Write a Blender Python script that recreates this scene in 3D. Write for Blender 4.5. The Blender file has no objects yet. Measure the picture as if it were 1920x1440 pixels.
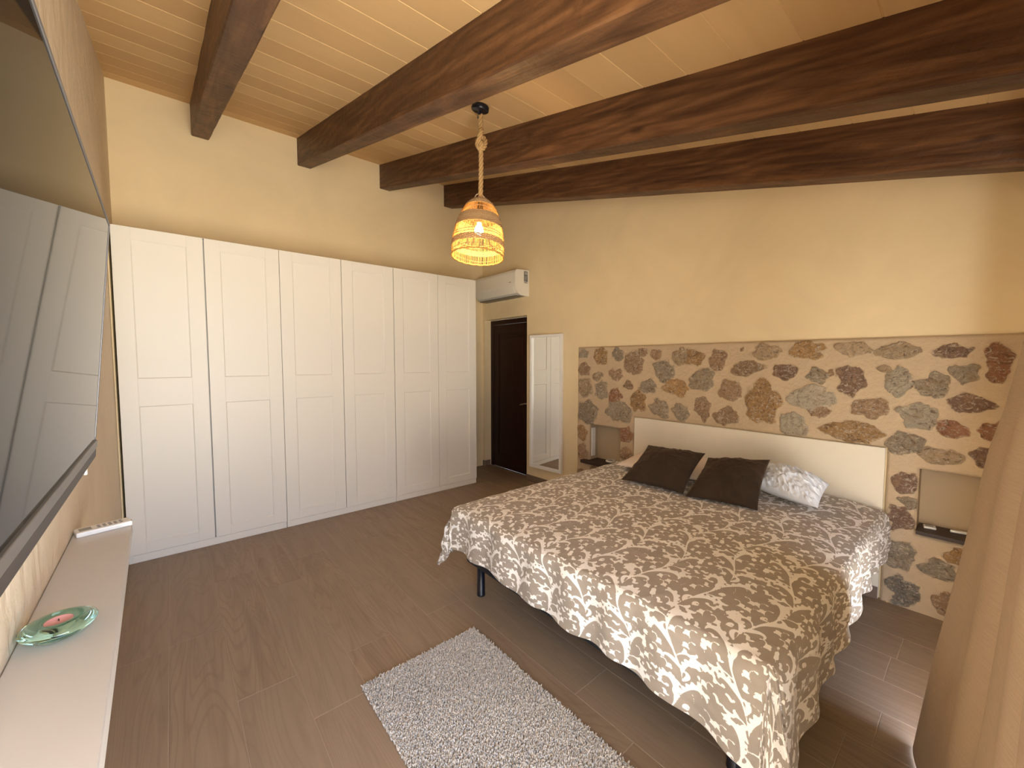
import bpy, bmesh, math, random
import numpy as np
from mathutils import Vector, Matrix, Quaternion
D = bpy.data
SC = bpy.context.scene
COL = SC.collection
PI = math.pi
random.seed(7)
RNG = np.random.RandomState(11)

# ------------------------------------------------------------------ camera
CAM_H = 1.446
R = np.array([[0.76404395, -0.03743645, 0.64407714],
              [-0.6451642, -0.0443346, 0.76275658],
              [0.0, -0.99831506, -0.05802624]])
cam_d = D.cameras.new('camera')
cam = D.objects.new('camera', cam_d)
COL.objects.link(cam)
cam_d.sensor_width = 36.0
cam_d.lens = 757.0 / 1920.0 * 36.0
cam_d.clip_start = 0.02
right, up, back = R @ [1, 0, 0], R @ [0, -1, 0], R @ [0, 0, -1]
cam.matrix_world = Matrix(((right[0], up[0], back[0], 0), (right[1], up[1], back[1], 0),
                           (right[2], up[2], back[2], CAM_H), (0, 0, 0, 1)))
SC.camera = cam
SC.view_settings.view_transform = 'Standard'
SC.view_settings.look = 'None'
SC.view_settings.gamma = 1.0
SC.view_settings.use_curve_mapping = False
SC.view_settings.exposure = 0.26

# ------------------------------------------------------------------ daylight
W = D.worlds.new('daylight')
SC.world = W
W.use_nodes = True
wn, wl = W.node_tree.nodes, W.node_tree.links
wn.clear()
w_out = wn.new('ShaderNodeOutputWorld')
w_bg = wn.new('ShaderNodeBackground')
w_tc = wn.new('ShaderNodeTexCoord')
w_sep = wn.new('ShaderNodeSeparateXYZ')
w_map = wn.new('ShaderNodeMapRange')
w_map.inputs['From Min'].default_value = -0.25
w_map.inputs['From Max'].default_value = 0.25
w_ramp = wn.new('ShaderNodeValToRGB')
w_ramp.color_ramp.elements[0].position = 0.25      # sunlit terrace and ground below the horizon
w_ramp.color_ramp.elements[0].color = (2.55, 2.38, 2.02, 1)
w_ramp.color_ramp.elements[1].position = 0.75      # sky above it
w_ramp.color_ramp.elements[1].color = (0.70, 0.86, 1.14, 1)
wl.new(w_tc.outputs['Generated'], w_sep.inputs[0])
wl.new(w_sep.outputs['Z'], w_map.inputs['Value'])
wl.new(w_map.outputs[0], w_ramp.inputs[0])
wl.new(w_ramp.outputs[0], w_bg.inputs['Color'])
w_bg.inputs['Strength'].default_value = 9.0
wl.new(w_bg.outputs[0], w_out.inputs[0])

# opening of the terrace door in the wall behind the camera
OX0, OX1, OZ1 = -0.16, 2.08, 2.12
NEAR_Y = -0.15
port = D.lights.new('window_portal', 'AREA')
port.shape = 'RECTANGLE'
port.size, port.size_y = OX1 - OX0, OZ1
port.cycles.is_portal = True
po = D.objects.new('window_portal', port)
COL.objects.link(po)
po.location = ((OX0 + OX1) / 2, NEAR_Y - 0.02, OZ1 / 2)
po.rotation_euler = (math.radians(90), 0, 0)


# ------------------------------------------------------------------ helpers
def ray(px, py):
    v = R @ np.array([px - 960., py - 720., 757.])
    return v / np.linalg.norm(v)


CAMP = np.array([0, 0, CAM_H])


def onx(px, py, x):
    r = ray(px, py)
    return CAMP + r * (x / r[0])


def tag(o, label=None, cat=None, group=None, kind=None):
    if label: o['label'] = label
    if cat: o['category'] = cat
    if group: o['group'] = group
    if kind: o['kind'] = kind
    return o


def empty(name, loc=(0, 0, 0), rot=(0, 0, 0)):
    o = D.objects.new(name, None)
    o.empty_display_size = 0.1
    COL.objects.link(o)
    o.location = loc
    o.rotation_euler = rot
    return o


def link(name, me, mat=None, parent=None, smooth=False):
    o = D.objects.new(name, me)
    COL.objects.link(o)
    if mat is not None:
        for m in (mat if isinstance(mat, (list, tuple)) else [mat]):
            me.materials.append(m)
    if parent is not None:
        o.parent = parent
    if smooth:
        me.shade_smooth()
    return o


def from_bm(name, bm, mat=None, parent=None, smooth=False):
    me = D.meshes.new(name)
    bmesh.ops.recalc_face_normals(bm, faces=bm.faces)
    bm.to_mesh(me)
    bm.free()
    return link(name, me, mat, parent, smooth)


def from_np(name, verts, faces, mat=None, parent=None, smooth=True):
    verts = np.asarray(verts, dtype=np.float32)
    faces = np.asarray(faces, dtype=np.int32)
    n = faces.shape[1]
    me = D.meshes.new(name)
    me.vertices.add(len(verts))
    me.vertices.foreach_set('co', verts.ravel())
    me.loops.add(faces.size)
    me.loops.foreach_set('vertex_index', faces.ravel())
    me.polygons.add(len(faces))
    me.polygons.foreach_set('loop_start', np.arange(0, faces.size, n, dtype=np.int32))
    me.polygons.foreach_set('use_smooth', np.full(len(faces), smooth))
    me.update(calc_edges=True)
    me.validate()
    return link(name, me, mat, parent)


def add_box(bm, lo, hi, bev=0.0, seg=2, mi=0):
    x0, y0, z0 = lo
    x1, y1, z1 = hi
    vs = [bm.verts.new(p) for p in [(x0, y0, z0), (x1, y0, z0), (x1, y1, z0), (x0, y1, z0),
                                    (x0, y0, z1), (x1, y0, z1), (x1, y1, z1), (x0, y1, z1)]]
    fs = [bm.faces.new([vs[i] for i in q]) for q in
          [(0, 3, 2, 1), (4, 5, 6, 7), (0, 1, 5, 4), (1, 2, 6, 5), (2, 3, 7, 6), (3, 0, 4, 7)]]
    for f in fs:
        f.material_index = mi
    if bev > 0:
        es = set()
        for f in fs:
            es.update(f.edges)
        bmesh.ops.bevel(bm, geom=list(es), offset=bev, segments=seg, profile=0.5, affect='EDGES', clamp_overlap=True)


def box(name, lo, hi, mat, parent=None, bev=0.0, seg=2):
    bm = bmesh.new()
    add_box(bm, lo, hi, bev, seg)
    return from_bm(name, bm, mat, parent)


def wall_boxes(lo, hi, holes, axis):
    """rectangles covering lo..hi minus holes; (a0,b0,a1,b1)"""
    As = sorted({lo[0], hi[0]} | {v for h in holes for v in (h[0], h[2]) if lo[0] < v < hi[0]})
    Bs = sorted({lo[1], hi[1]} | {v for h in holes for v in (h[1], h[3]) if lo[1] < v < hi[1]})
    out = []
    for i in range(len(As) - 1):
        run = None
        for j in range(len(Bs) - 1):
            ca, cb = (As[i] + As[i + 1]) / 2, (Bs[j] + Bs[j + 1]) / 2
            inside = any(h[0] < ca < h[2] and h[1] < cb < h[3] for h in holes)
            if not inside:
                if run is None: run = Bs[j]
            if inside and run is not None:
                out.append((As[i], run, As[i + 1], Bs[j])); run = None
        if run is not None:
            out.append((As[i], run, As[i + 1], Bs[-1]))
    return out


def tube(path, radii, seg=10, closed=False, cap=True):
    """numpy tube -> verts, faces"""
    P = np.asarray(path, float)
    n = len(P)
    rad = np.full(n, radii) if np.isscalar(radii) else np.asarray(radii, float)
    T = np.gradient(P, axis=0)
    if closed:
        T = np.roll(P, -1, 0) - np.roll(P, 1, 0)
    T /= np.linalg.norm(T, axis=1)[:, None] + 1e-12
    a = np.array([0, 0, 1.0]) if abs(T[0][2]) < 0.9 else np.array([1.0, 0, 0])
    N = np.cross(T[0], a); N /= np.linalg.norm(N)
    Ns = [N]
    for i in range(1, n):
        N = N - T[i] * (N @ T[i]); N /= np.linalg.norm(N); Ns.append(N)
    Ns = np.array(Ns)
    Bs = np.cross(T, Ns)
    ang = np.linspace(0, 2 * PI, seg, endpoint=False)
    V = (P[:, None, :] + rad[:, None, None] * (np.cos(ang)[None, :, None] * Ns[:, None, :] + np.sin(ang)[None, :, None] * Bs[:, None, :])).reshape(-1, 3)
    F = []
    m = n if closed else n - 1
    for i in range(m):
        k = (i + 1) % n
        for j in range(seg):
            F.append((i * seg + j, i * seg + (j + 1) % seg, k * seg + (j + 1) % seg, k * seg + j))
    return V, F


def tubes(name, items, mat, parent=None, seg=8):
    Vs, Fs, o = [], [], 0
    for it in items:
        V, F = tube(it[0], it[1], it[2] if len(it) > 2 else seg)
        Vs.append(V); Fs.append(np.array(F) + o); o += len(V)
    return from_np(name, np.concatenate(Vs), np.concatenate(Fs), mat, parent)


def add_lathe(bm, prof, seg=32, center=(0, 0, 0)):
    rings = []
    for r, z in prof:
        if r < 1e-6:
            rings.append([bm.verts.new((center[0], center[1], center[2] + z))])
        else:
            rings.append([bm.verts.new((center[0] + r * math.cos(2 * PI * k / seg), center[1] + r * math.sin(2 * PI * k / seg), center[2] + z)) for k in range(seg)])
    for a, b in zip(rings[:-1], rings[1:]):
        for k in range(seg):
            q = [a[k % len(a)], a[(k + 1) % len(a)], b[(k + 1) % len(b)], b[k % len(b)]]
            u = []
            for v in q:
                if v not in u: u.append(v)
            if len(u) >= 3: bm.faces.new(u)


def lathe(name, prof, mat, parent=None, seg=32, center=(0, 0, 0)):
    bm = bmesh.new()
    add_lathe(bm, prof, seg, center)
    return from_bm(name, bm, mat, parent, True)


def vnoise(x, y, scale, seed=0, octaves=3):
    """smooth value noise on arrays, -1..1"""
    out = 0; amp = 1; tot = 0
    for o in range(octaves):
        rs = np.random.RandomState(seed * 31 + o)
        G = rs.uniform(-1, 1, (64, 64))
        X = x * scale * 2 ** o + 13.7 * o; Y = y * scale * 2 ** o + 5.1 * o
        xi = np.floor(X).astype(int); yi = np.floor(Y).astype(int)
        fx = X - xi; fy = Y - yi
        fx = fx * fx * (3 - 2 * fx); fy = fy * fy * (3 - 2 * fy)
        g = lambda a, b: G[a % 64, b % 64]
        v = (g(xi, yi) * (1 - fx) + g(xi + 1, yi) * fx) * (1 - fy) + (g(xi, yi + 1) * (1 - fx) + g(xi + 1, yi + 1) * fx) * fy
        out = out + amp * v; tot += amp; amp *= .5
    return out / tot


# ------------------------------------------------------------------ materials
def mat(name, color=(.8, .8, .8), rough=.5, metal=0.0, spec=.5, **kw):
    m = D.materials.new(name)
    m.use_nodes = True
    b = m.node_tree.nodes['Principled BSDF']
    b.inputs['Base Color'].default_value = (*color, 1)
    b.inputs['Roughness'].default_value = rough
    b.inputs['Metallic'].default_value = metal
    b.inputs['Specular IOR Level'].default_value = spec
    for k, v in kw.items():
        b.inputs[k.replace('_', ' ')].default_value = v
    return m


class NT:
    def __init__(s, m):
        s.m = m; s.n = m.node_tree.nodes; s.l = m.node_tree.links; s.b = s.n['Principled BSDF']

    def node(s, t, **ins):
        nd = s.n.new(t)
        for k, v in ins.items():
            k2 = k.replace('_', ' ')
            if isinstance(v, bpy.types.NodeSocket):
                s.l.new(v, nd.inputs[k2])
            else:
                nd.inputs[k2].default_value = v
        return nd

    def coords(s, scale=(1, 1, 1), kind='Object', rot=(0, 0, 0)):
        tc = s.n.new('ShaderNodeTexCoord')
        mp = s.n.new('ShaderNodeMapping')
        mp.inputs['Scale'].default_value = scale
        mp.inputs['Rotation'].default_value = rot
        s.l.new(tc.outputs[kind], mp.inputs[0])
        return mp.outputs[0]

    def noise(s, vec, scale, detail=4, rough=.55, dist=0.0):
        nd = s.node('ShaderNodeTexNoise', Vector=vec, Scale=scale, Detail=detail, Roughness=rough, Distortion=dist)
        return nd.outputs['Fac']

    def ramp(s, fac, stops):
        nd = s.n.new('ShaderNodeValToRGB')
        cr = nd.color_ramp
        while len(cr.elements) < len(stops): cr.elements.new(.5)
        for e, (p, c) in zip(cr.elements, stops):
            e.position = p
            e.color = (*c, 1) if len(c) == 3 else c
        s.l.new(fac, nd.inputs[0])
        return nd.outputs[0]

    def mix(s, fac, a, b, mode='MIX'):
        nd = s.n.new('ShaderNodeMix')
        nd.data_type = 'RGBA'
        nd.blend_type = mode
        for sock, v in ((nd.inputs[0], fac), (nd.inputs[6], a), (nd.inputs[7], b)):
            if isinstance(v, bpy.types.NodeSocket): s.l.new(v, sock)
            elif isinstance(v, (int, float)): sock.default_value = v
            else: sock.default_value = (*v, 1)
        return nd.outputs[2]

    def math(s, op, a, b=0.0, c=0.0):
        nd = s.n.new('ShaderNodeMath'); nd.operation = op
        for i, v in enumerate((a, b, c)):
            if isinstance(v, bpy.types.NodeSocket): s.l.new(v, nd.inputs[i])
            else: nd.inputs[i].default_value = v
        return nd.outputs[0]

    def attr(s, name, out='Fac'):
        nd = s.n.new('ShaderNodeAttribute'); nd.attribute_name = name
        return nd.outputs[out]

    def color(s, c): s.l.new(c, s.b.inputs['Base Color'])

    def rough(s, c): s.l.new(c, s.b.inputs['Roughness'])

    def bump(s, h, strength=.3, dist=.01):
        nd = s.node('ShaderNodeBump', Strength=strength, Distance=dist, Height=h)
        s.l.new(nd.outputs[0], s.b.inputs['Normal'])


def plaster(name, color, bumpd=.003, streak=False):
    m = mat(name, color, .85, spec=.2)
    t = NT(m)
    v = t.coords()
    n1 = t.noise(v, 1.3, 4, .6, .6)
    n2 = t.noise(v, 60, 3, .6)
    c = t.mix(t.ramp(n1, [(.3, (0, 0, 0)), (.7, (1, 1, 1))]), tuple(x * .93 for x in color), tuple(min(1, x * 1.05) for x in color))
    t.color(c)
    n3 = t.noise(t.coords((1, 1.5, .8) if streak else (1, 1, 1)), 7 if streak else 4, 5, .55, .5)
    h = t.math('ADD', t.math('MULTIPLY', n3, 1.0), t.math('MULTIPLY', n2, .12))
    t.bump(h, .55 if streak else .35, .02 if streak else .012)
    return m


M = {}
M['plaster'] = plaster('warm_cream_plaster', (.83, .68, .435))
M['plaster_rough'] = plaster('trowelled_cream_plaster', (.76, .65, .50), streak=True)
M['board_cream'] = plaster('cream_headboard_plaster', (.80, .74, .62))

m = mat('oiled_oak_ceiling', (.6, .36, .16), .6, spec=.3)
t = NT(m)
v = t.coords((.6, 9, 1))
g = t.noise(v, 2.2, 5, .55, .4)
g2 = t.noise(t.coords((25, 25, 25)), 18, 2)
base = t.mix(g, (.69, .455, .215), (.79, .55, .28))
base = t.mix(t.attr('tone'), base, (.61, .385, .18))
base = t.mix(t.math('MULTIPLY', g2, .18), base, (.46, .30, .16))
t.color(base)
t.bump(g2, .08, .001)
M['ceiling'] = m


def beam_mat():
    m = mat('dark_stained_timber', (.08, .035, .015), .5, spec=.35)
    t = NT(m)
    v = t.coords((6, .45, 6))
    n = t.noise(v, 3.2, 6, .6, .8)
    wv = t.node('ShaderNodeTexWave', Vector=t.coords((1, .16, 1)), Scale=7.0, Distortion=9.0, Detail=3.0, Detail_Scale=1.6)
    wv.wave_type = 'RINGS'
    c = t.ramp(n, [(.28, (.048, .020, .009)), (.5, (.125, .056, .024)), (.75, (.215, .103, .044))])
    c = t.mix(t.math('MULTIPLY', wv.outputs['Fac'], .45), c, (.035, .013, .006))
    kn = t.node('ShaderNodeTexVoronoi', Vector=t.coords((2.2, .9, 2.2)), Scale=2.6)
    k = t.ramp(kn.outputs['Distance'], [(.04, (1, 1, 1)), (.13, (0, 0, 0))])
    c = t.mix(t.math('MULTIPLY', k, .7), c, (.022, .008, .004))
    t.color(c)
    t.bump(t.math('ADD', t.math('ADD', n, t.math('MULTIPLY', t.noise(t.coords((5, 9, 5)), 3.2, 3, .5), 1.2)), t.math('MULTIPLY', wv.outputs['Fac'], .3)), .5, .008)
    return m


M['beam'] = beam_mat()

# floor planks: uv.x across, uv.y along, offset per plank
m = mat('oak_look_floor_tile', (.25, .18, .13), .42, spec=.35)
t = NT(m)
uvc = t.coords((1, 1, 1), 'UV')
sc1 = t.node('ShaderNodeVectorMath', ); sc1.operation = 'MULTIPLY'
t.l.new(uvc, sc1.inputs[0]); sc1.inputs[1].default_value = (14, 1.1, 1)
sc2 = t.node('ShaderNodeVectorMath', ); sc2.operation = 'MULTIPLY'
t.l.new(uvc, sc2.inputs[0]); sc2.inputs[1].default_value = (90, 3.0, 1)
n1 = t.noise(sc1.outputs[0], 1.0, 5, .6, 1.4)
n2 = t.noise(sc2.outputs[0], 1.0, 3, .6, .3)
sc3 = t.node('ShaderNodeVectorMath', ); sc3.operation = 'MULTIPLY'
t.l.new(uvc, sc3.inputs[0]); sc3.inputs[1].default_value = (5.0, .55, 1)
w3 = t.noise(sc3.outputs[0], 1.0, 2, .4, .5)
rings = t.math('SINE', t.math('MULTIPLY', w3, 170.0))
c = t.ramp(n1, [(.25, (.22, .155, .105)), (.5, (.30, .217, .150)), (.78, (.36, .27, .19))])
c = t.mix(t.math('MULTIPLY', t.ramp(rings, [(.35, (0, 0, 0)), (.95, (1, 1, 1))]), .34), c, (.17, .115, .078))
c = t.mix(t.math('MULTIPLY', n2, .22), c, (.24, .17, .125))
tone = t.attr('tone')
c = t.mix(tone, c, (.29, .225, .17), 'MIX')
kv = t.node('ShaderNodeTexVoronoi', Vector=sc3.outputs[0], Scale=1.7)
k = t.ramp(kv.outputs['Distance'], [(.02, (1, 1, 1)), (.07, (0, 0, 0))])
c = t.mix(t.math('MULTIPLY', k, .45), c, (.16, .11, .075))
t.color(c)
t.rough(t.math('ADD', t.math('MULTIPLY', n2, .2), .33))
t.bump(n2, .06, .001)
M['floor'] = m
M['grout'] = mat('floor_grout', (.42, .34, .265), .8)
m = mat('brown_skirting_tile', (.20, .14, .10), .5)
M['skirting'] = m

m = mat('white_foil_wardrobe', (.80, .78, .73), .42, spec=.4)
t = NT(m)
t.bump(t.noise(t.coords((1, 1, 1)), 260, 2), .03, .001)
M['white'] = m
M['white_gloss'] = mat('white_plastic', (.86, .85, .82), .3)
M['ac_white'] = mat('warm_white_abs', (.80, .77, .70), .35)
M['grey_mark'] = mat('grey_print', (.22, .21, .20), .5)
M['sticker_grey'] = mat('dark_grey_label', (.16, .16, .16), .5)
M['black'] = mat('black_metal', (.006, .007, .014), .35)
M['black_fabric'] = mat('black_base_fabric', (.010, .011, .016), .85)
M['steel'] = mat('brushed_steel', (.62, .60, .57), .3, 1.0)
M['mirror'] = mat('mirror_glass', (.93, .95, .93), .0, 1.0)
M['door'] = mat('dark_wenge_door', (.018, .005, .003), .45, spec=.3)
t = NT(M['door'])
t.color(t.mix(t.noise(t.coords((8, 8, .6)), 4, 4), (.010, .003, .002), (.035, .010, .006)))
M['shelf_dark'] = mat('dark_walnut_shelf', (.035, .018, .014), .5)
t = NT(M['shelf_dark'])
t.color(t.mix(t.noise(t.coords((8, .8, 8)), 5, 4), (.018, .009, .007), (.055, .030, .022)))
M['shelf_white'] = mat('satin_white_shelf', (.60, .575, .545), .38, spec=.5)
M['tv_body'] = mat('dark_brown_grey_plastic', (.05, .043, .041), .45, spec=.3)
M['tv_edge'] = mat('satin_silver_edge', (.16, .155, .16), .4, .5)
M['tv_chin'] = mat('taupe_grey_bar', (.13, .12, .11), .35, .3)
m = mat('glossy_black_screen', (.006, .006, .006), .03, spec=.32)
m.node_tree.nodes['Principled BSDF'].inputs['IOR'].default_value = 1.19
t = NT(m)
t.bump(t.noise(t.coords((1, 1, .6)), 1.1, 1, .4), .02, .010)
M['screen'] = m

# duvet
m = mat('taupe_scroll_cotton', (.4, .33, .27), .75, spec=.2)
t = NT(m)
a = t.attr('pattern')
fac = t.ramp(a, [(.47, (1, 1, 1)), (.53, (0, 0, 0))])
uvd = t.coords((1, 1, 1), 'UV')
nn = t.noise(uvd, 26, 3)
ground = t.mix(nn, (.290, .248, .210), (.365, .318, .272))
c = t.mix(fac, ground, (.84, .825, .815))
t.color(c)
t.bump(t.noise(uvd, 420, 2), .12, .0008)
t.b.inputs['Sheen Weight'].default_value = .25
M['duvet'] = m

m = mat('brown_velvet', (.05, .033, .024), .9, spec=.15)
t = NT(m)
t.color(t.mix(t.noise(t.coords(), 7, 4), (.026, .017, .012), (.060, .042, .031)))
t.b.inputs['Sheen Weight'].default_value = .35
t.b.inputs['Sheen Roughness'].default_value = .4
t.b.inputs['Sheen Tint'].default_value = (.45, .33, .25, 1)
M['velvet'] = m
M['pillow_pink'] = mat('pale_pink_cotton', (.78, .68, .62), .8, spec=.2)
M['pillow_blue'] = mat('pale_blue_white_cotton', (.76, .82, .93), .8, spec=.2)
M['mattress'] = mat('white_mattress', (.7, .68, .64), .8)

m = mat('tan_linen', (.42, .31, .20), .85, spec=.15)
t = NT(m)
vc = t.coords((1, 1, 1), 'UV')
hz = t.noise(t.coords((14, 260, 1), 'UV'), 1, 3, .7)
vt = t.noise(t.coords((420, 30, 1), 'UV'), 1, 2, .6)
c = t.mix(t.math('MULTIPLY', t.ramp(hz, [(.35, (0, 0, 0)), (.7, (1, 1, 1))]), .6), (.60, .47, .34), (.46, .35, .24))
c = t.mix(t.math('MULTIPLY', vt, .3), c, (.42, .32, .22))
t.color(c)
t.bump(t.math('ADD', hz, vt), .3, .0015)
tr = t.n.new('ShaderNodeBsdfTranslucent')
t.l.new(c, tr.inputs['Color'])
mx = t.n.new('ShaderNodeMixShader'); mx.inputs[0].default_value = .10
t.l.new(t.b.outputs[0], mx.inputs[1]); t.l.new(tr.outputs[0], mx.inputs[2])
t.l.new(mx.outputs[0], t.n['Material Output'].inputs['Surface'])
M['linen'] = m

m = mat('grey_shag_wool', (.50, .45, .41), .95, spec=.1)
t = NT(m)
t.color(t.mix(t.attr('tone'), (.43, .405, .38), (.70, .67, .64)))
M['rug'] = m

# stone
m = mat('rubble_stone_and_mortar', (.6, .45, .3), .9, spec=.15)
t = NT(m)
v = t.coords()
mortar = t.mix(t.noise(v, 5, 4, .6), (.56, .43, .285), (.67, .525, .365))
mortar = t.mix(t.math('MULTIPLY', t.noise(v, 90, 3, .7), .35), mortar, (.50, .37, .235))
sc = t.mix(.18, t.attr('stone_color', 'Color'), mortar)
fl = t.noise(v, 17, 8, .72, 2.4)
st = t.mix(t.ramp(fl, [(.36, (.85, .85, .85)), (.47, (0, 0, 0))]), sc, (.20, .12, .078))
fl2 = t.noise(t.coords((1, 1, 1.5)), 19, 8, .72, 3.0)
st = t.mix(t.ramp(fl2, [(.53, (0, 0, 0)), (.60, (1, 1, 1))]), st, (.80, .69, .55))
fl3 = t.noise(v, 12, 3, .6, 1)
st = t.mix(t.math('MULTIPLY', t.ramp(fl3, [(.5, (0, 0, 0)), (.7, (1, 1, 1))]), .45), st, (.56, .36, .19))
mk = t.attr('stone_mask')
mk2 = t.math('ADD', mk, t.math('MULTIPLY', t.math('SUBTRACT', t.noise(v, 24, 5, .75, .6), .5), 1.5))
mk2 = t.ramp(mk2, [(.34, (0, 0, 0)), (.72, (1, 1, 1))])
t.color(t.mix(mk2, mortar, st))
hh = t.math('ADD', t.math('MULTIPLY', t.math('MULTIPLY', t.math('SUBTRACT', fl, .4), mk2), 1.6), t.math('MULTIPLY', t.noise(v, 55, 6, .75), .30))
t.bump(hh, 1.0, .022)
M['stone'] = m
m = plaster('sand_lime_niche_plaster', (.45, .35, .235))
M['niche'] = m

# straw / rope
m = mat('jute_rope', (.48, .30, .14), .85, spec=.2)
t = NT(m)
t.color(t.mix(t.noise(t.coords(), 160, 3), (.34, .20, .08), (.56, .37, .17)))
M['rope'] = m


def straw(name, c1, c2, trans):
    m = mat(name, c1, .7, spec=.2)
    t = NT(m)
    v = t.coords((1, 1, 1))
    n = t.noise(v, 150, 3, .6)
    c = t.mix(n, c1, c2)
    t.color(c)
    wz = t.node('ShaderNodeTexWave', Vector=v, Scale=55.0, Distortion=1.5)
    wz.bands_direction = 'Z'
    t.bump(t.math('ADD', wz.outputs['Fac'], n), .6, .002)
    tr = t.n.new('ShaderNodeBsdfTranslucent')
    t.l.new(c, tr.inputs['Color'])
    mx = t.n.new('ShaderNodeMixShader'); mx.inputs[0].default_value = trans
    t.l.new(t.b.outputs[0], mx.inputs[1]); t.l.new(tr.outputs[0], mx.inputs[2])
    t.l.new(mx.outputs[0], t.n['Material Output'].inputs['Surface'])
    return m


M['straw'] = straw('open_straw', (.66, .40, .10), (.80, .52, .16), .30)
M['straw_band'] = straw('dense_seagrass', (.36, .22, .105), (.52, .34, .18), .10)
m = mat('lit_bulb', (1, .9, .7), .3)
b = m.node_tree.nodes['Principled BSDF']
b.inputs['Emission Color'].default_value = (1.0, .70, .34, 1)
b.inputs['Emission Strength'].default_value = 28
M['bulb'] = m
m = mat('green_recycled_glass', (.50, .86, .76), .04)
b = m.node_tree.nodes['Principled BSDF']
b.inputs['Transmission Weight'].default_value = 1.0
b.inputs['IOR'].default_value = 1.5
M['glass'] = m
M['wax'] = mat('pink_candle_wax', (.72, .34, .33), .5)
M['wick'] = mat('burnt_wick', (.05, .03, .02), .9)

# ------------------------------------------------------------------ room shell
Y1 = 4.47
XR = 3.255
SLOPE = .246


def ceil_z(y): return 3.612 - SLOPE * (Y1 - y)


def left_x(y): return -.308 + .0115 * (Y1 - y)


# floor
PX0, PW, PL = -.06 - .2245, .2245, 1.2
first = {1: 2.62, 2: 2.00, 3: 1.70, 4: 1.995, 5: 1.35, 6: .81, 7: 1.10, 8: .70, 9: 1.5, 10: .225, 11: .95, 12: 1.45, 13: .23, 14: .80, 15: 1.30}
V, F, UV, TN = [], [], [], []
g = .0020
for k in range(-1, 18):
    x0 = PX0 + k * PW
    s = first.get(k, RNG.uniform(0, PL))
    y = s - PL * math.ceil((s + 1.2) / PL)
    while y < 5.0:
        a0, a1, b0, b1 = x0 + g / 2, x0 + PW - g / 2, y + g / 2, y + PL - g / 2
        e = .0012
        tone = RNG.uniform(0, .55)
        u0, v0 = RNG.uniform(0, 40), RNG.uniform(0, 40)
        i = len(V)
        V += [(a0, b0, -e), (a1, b0, -e), (a1, b1, -e), (a0, b1, -e), (a0 + e, b0 + e, 0), (a1 - e, b0 + e, 0), (a1 - e, b1 - e, 0), (a0 + e, b1 - e, 0)]
        for q in [(4, 5, 6, 7), (0, 1, 5, 4), (1, 2, 6, 5), (2, 3, 7, 6), (3, 0, 4, 7)]:
            F.append([i + w for w in q])
            for w in q:
                p = V[i + w]
                UV.append((p[0] - a0 + u0, p[1] - b0 + v0)); TN.append(tone)
        y += PL
i = len(V)
V += [(-.6, -1.2, -.0012), (3.8, -1.2, -.0012), (3.8, 5.1, -.0012), (-.6, 5.1, -.0012)]
F.append([i, i + 1, i + 2, i + 3]); UV += [(0, 0)] * 4; TN += [0] * 4
fl_o = from_np('floor', V, F, [M['floor'], M['grout']], None, False)
me = fl_o.data
uvl = me.uv_layers.new(name='UVMap'); uvl.data.foreach_set('uv', np.array(UV, np.float32).ravel())
at = me.attributes.new('tone', 'FLOAT', 'CORNER'); at.data.foreach_set('value', np.array(TN, np.float32))
me.polygons[len(me.polygons) - 1].material_index = 1
bm = bmesh.new(); bm.from_mesh(me)
bmesh.ops.bisect_plane(bm, geom=bm.verts[:] + bm.edges[:] + bm.faces[:], plane_co=(0, -.45, 0), plane_no=(0, -1, 0), clear_outer=True)
bmesh.ops.bisect_plane(bm, geom=bm.verts[:] + bm.edges[:] + bm.faces[:], plane_co=(0, Y1 + .1, 0), plane_no=(0, 1, 0), clear_outer=True)
bm.to_mesh(me); bm.free()
tag(fl_o, kind='structure')

# ceiling boards (run along x, grooves every 22.5 cm down the slope)
prof = []
tones = []
y = -.62 + .0
gy = .279 - .2235 * 5
ys = []
while gy < Y1 + .3:
    ys.append(gy); gy += .2235
V, F, TN = [], [], []
sx = 3
xs = np.array([-.45, 3.6])
for k in range(len(ys) - 1):
    a, b = ys[k], ys[k + 1]
    pts = [(a, .0022), (a + .003, .0022), (a + .0052, 0), (b - .0022, 0), (b, .0022)]
    i = len(V)
    for (yy, dz) in pts:
        for x in xs: V.append((x, yy, ceil_z(yy) + dz))
    tn = RNG.uniform(0, .8)
    for j in range(len(pts) - 1):
        F.append((i + 2 * j, i + 2 * j + 2, i + 2 * j + 3, i + 2 * j + 1)); TN += [tn] * 4
ce = from_np('ceiling', V, F, M['ceiling'], None, False)
at = ce.data.attributes.new('tone', 'FLOAT', 'CORNER'); at.data.foreach_set('value', np.array(TN, np.float32))
sm = ce.modifiers.new('thick', 'SOLIDIFY'); sm.thickness = .08; sm.offset = -1
tag(ce, kind='structure')

# walls
bm = bmesh.new()
add_box(bm, (-.75, Y1, 0), (3.6, Y1 + .2, 3.66))
tag(from_bm('wall_back', bm, M['plaster']), kind='structure')

bm = bmesh.new()
pts = [(left_x(-.45), -.45), (left_x(Y1 + .1), Y1 + .1), (left_x(Y1 + .1) - .25, Y1 + .1), (left_x(-.45) - .25, -.45)]
lo = [bm.verts.new((p[0], p[1], 0)) for p in pts]
hi = [bm.verts.new((p[0], p[1], ceil_z(p[1]) + .03)) for p in pts]
bm.faces.new(lo[::-1]); bm.faces.new(hi)
for k in range(4): bm.faces.new((lo[k], lo[(k + 1) % 4], hi[(k + 1) % 4], hi[k]))
tag(from_bm('wall_left', bm, M['plaster_rough']), kind='structure')

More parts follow.
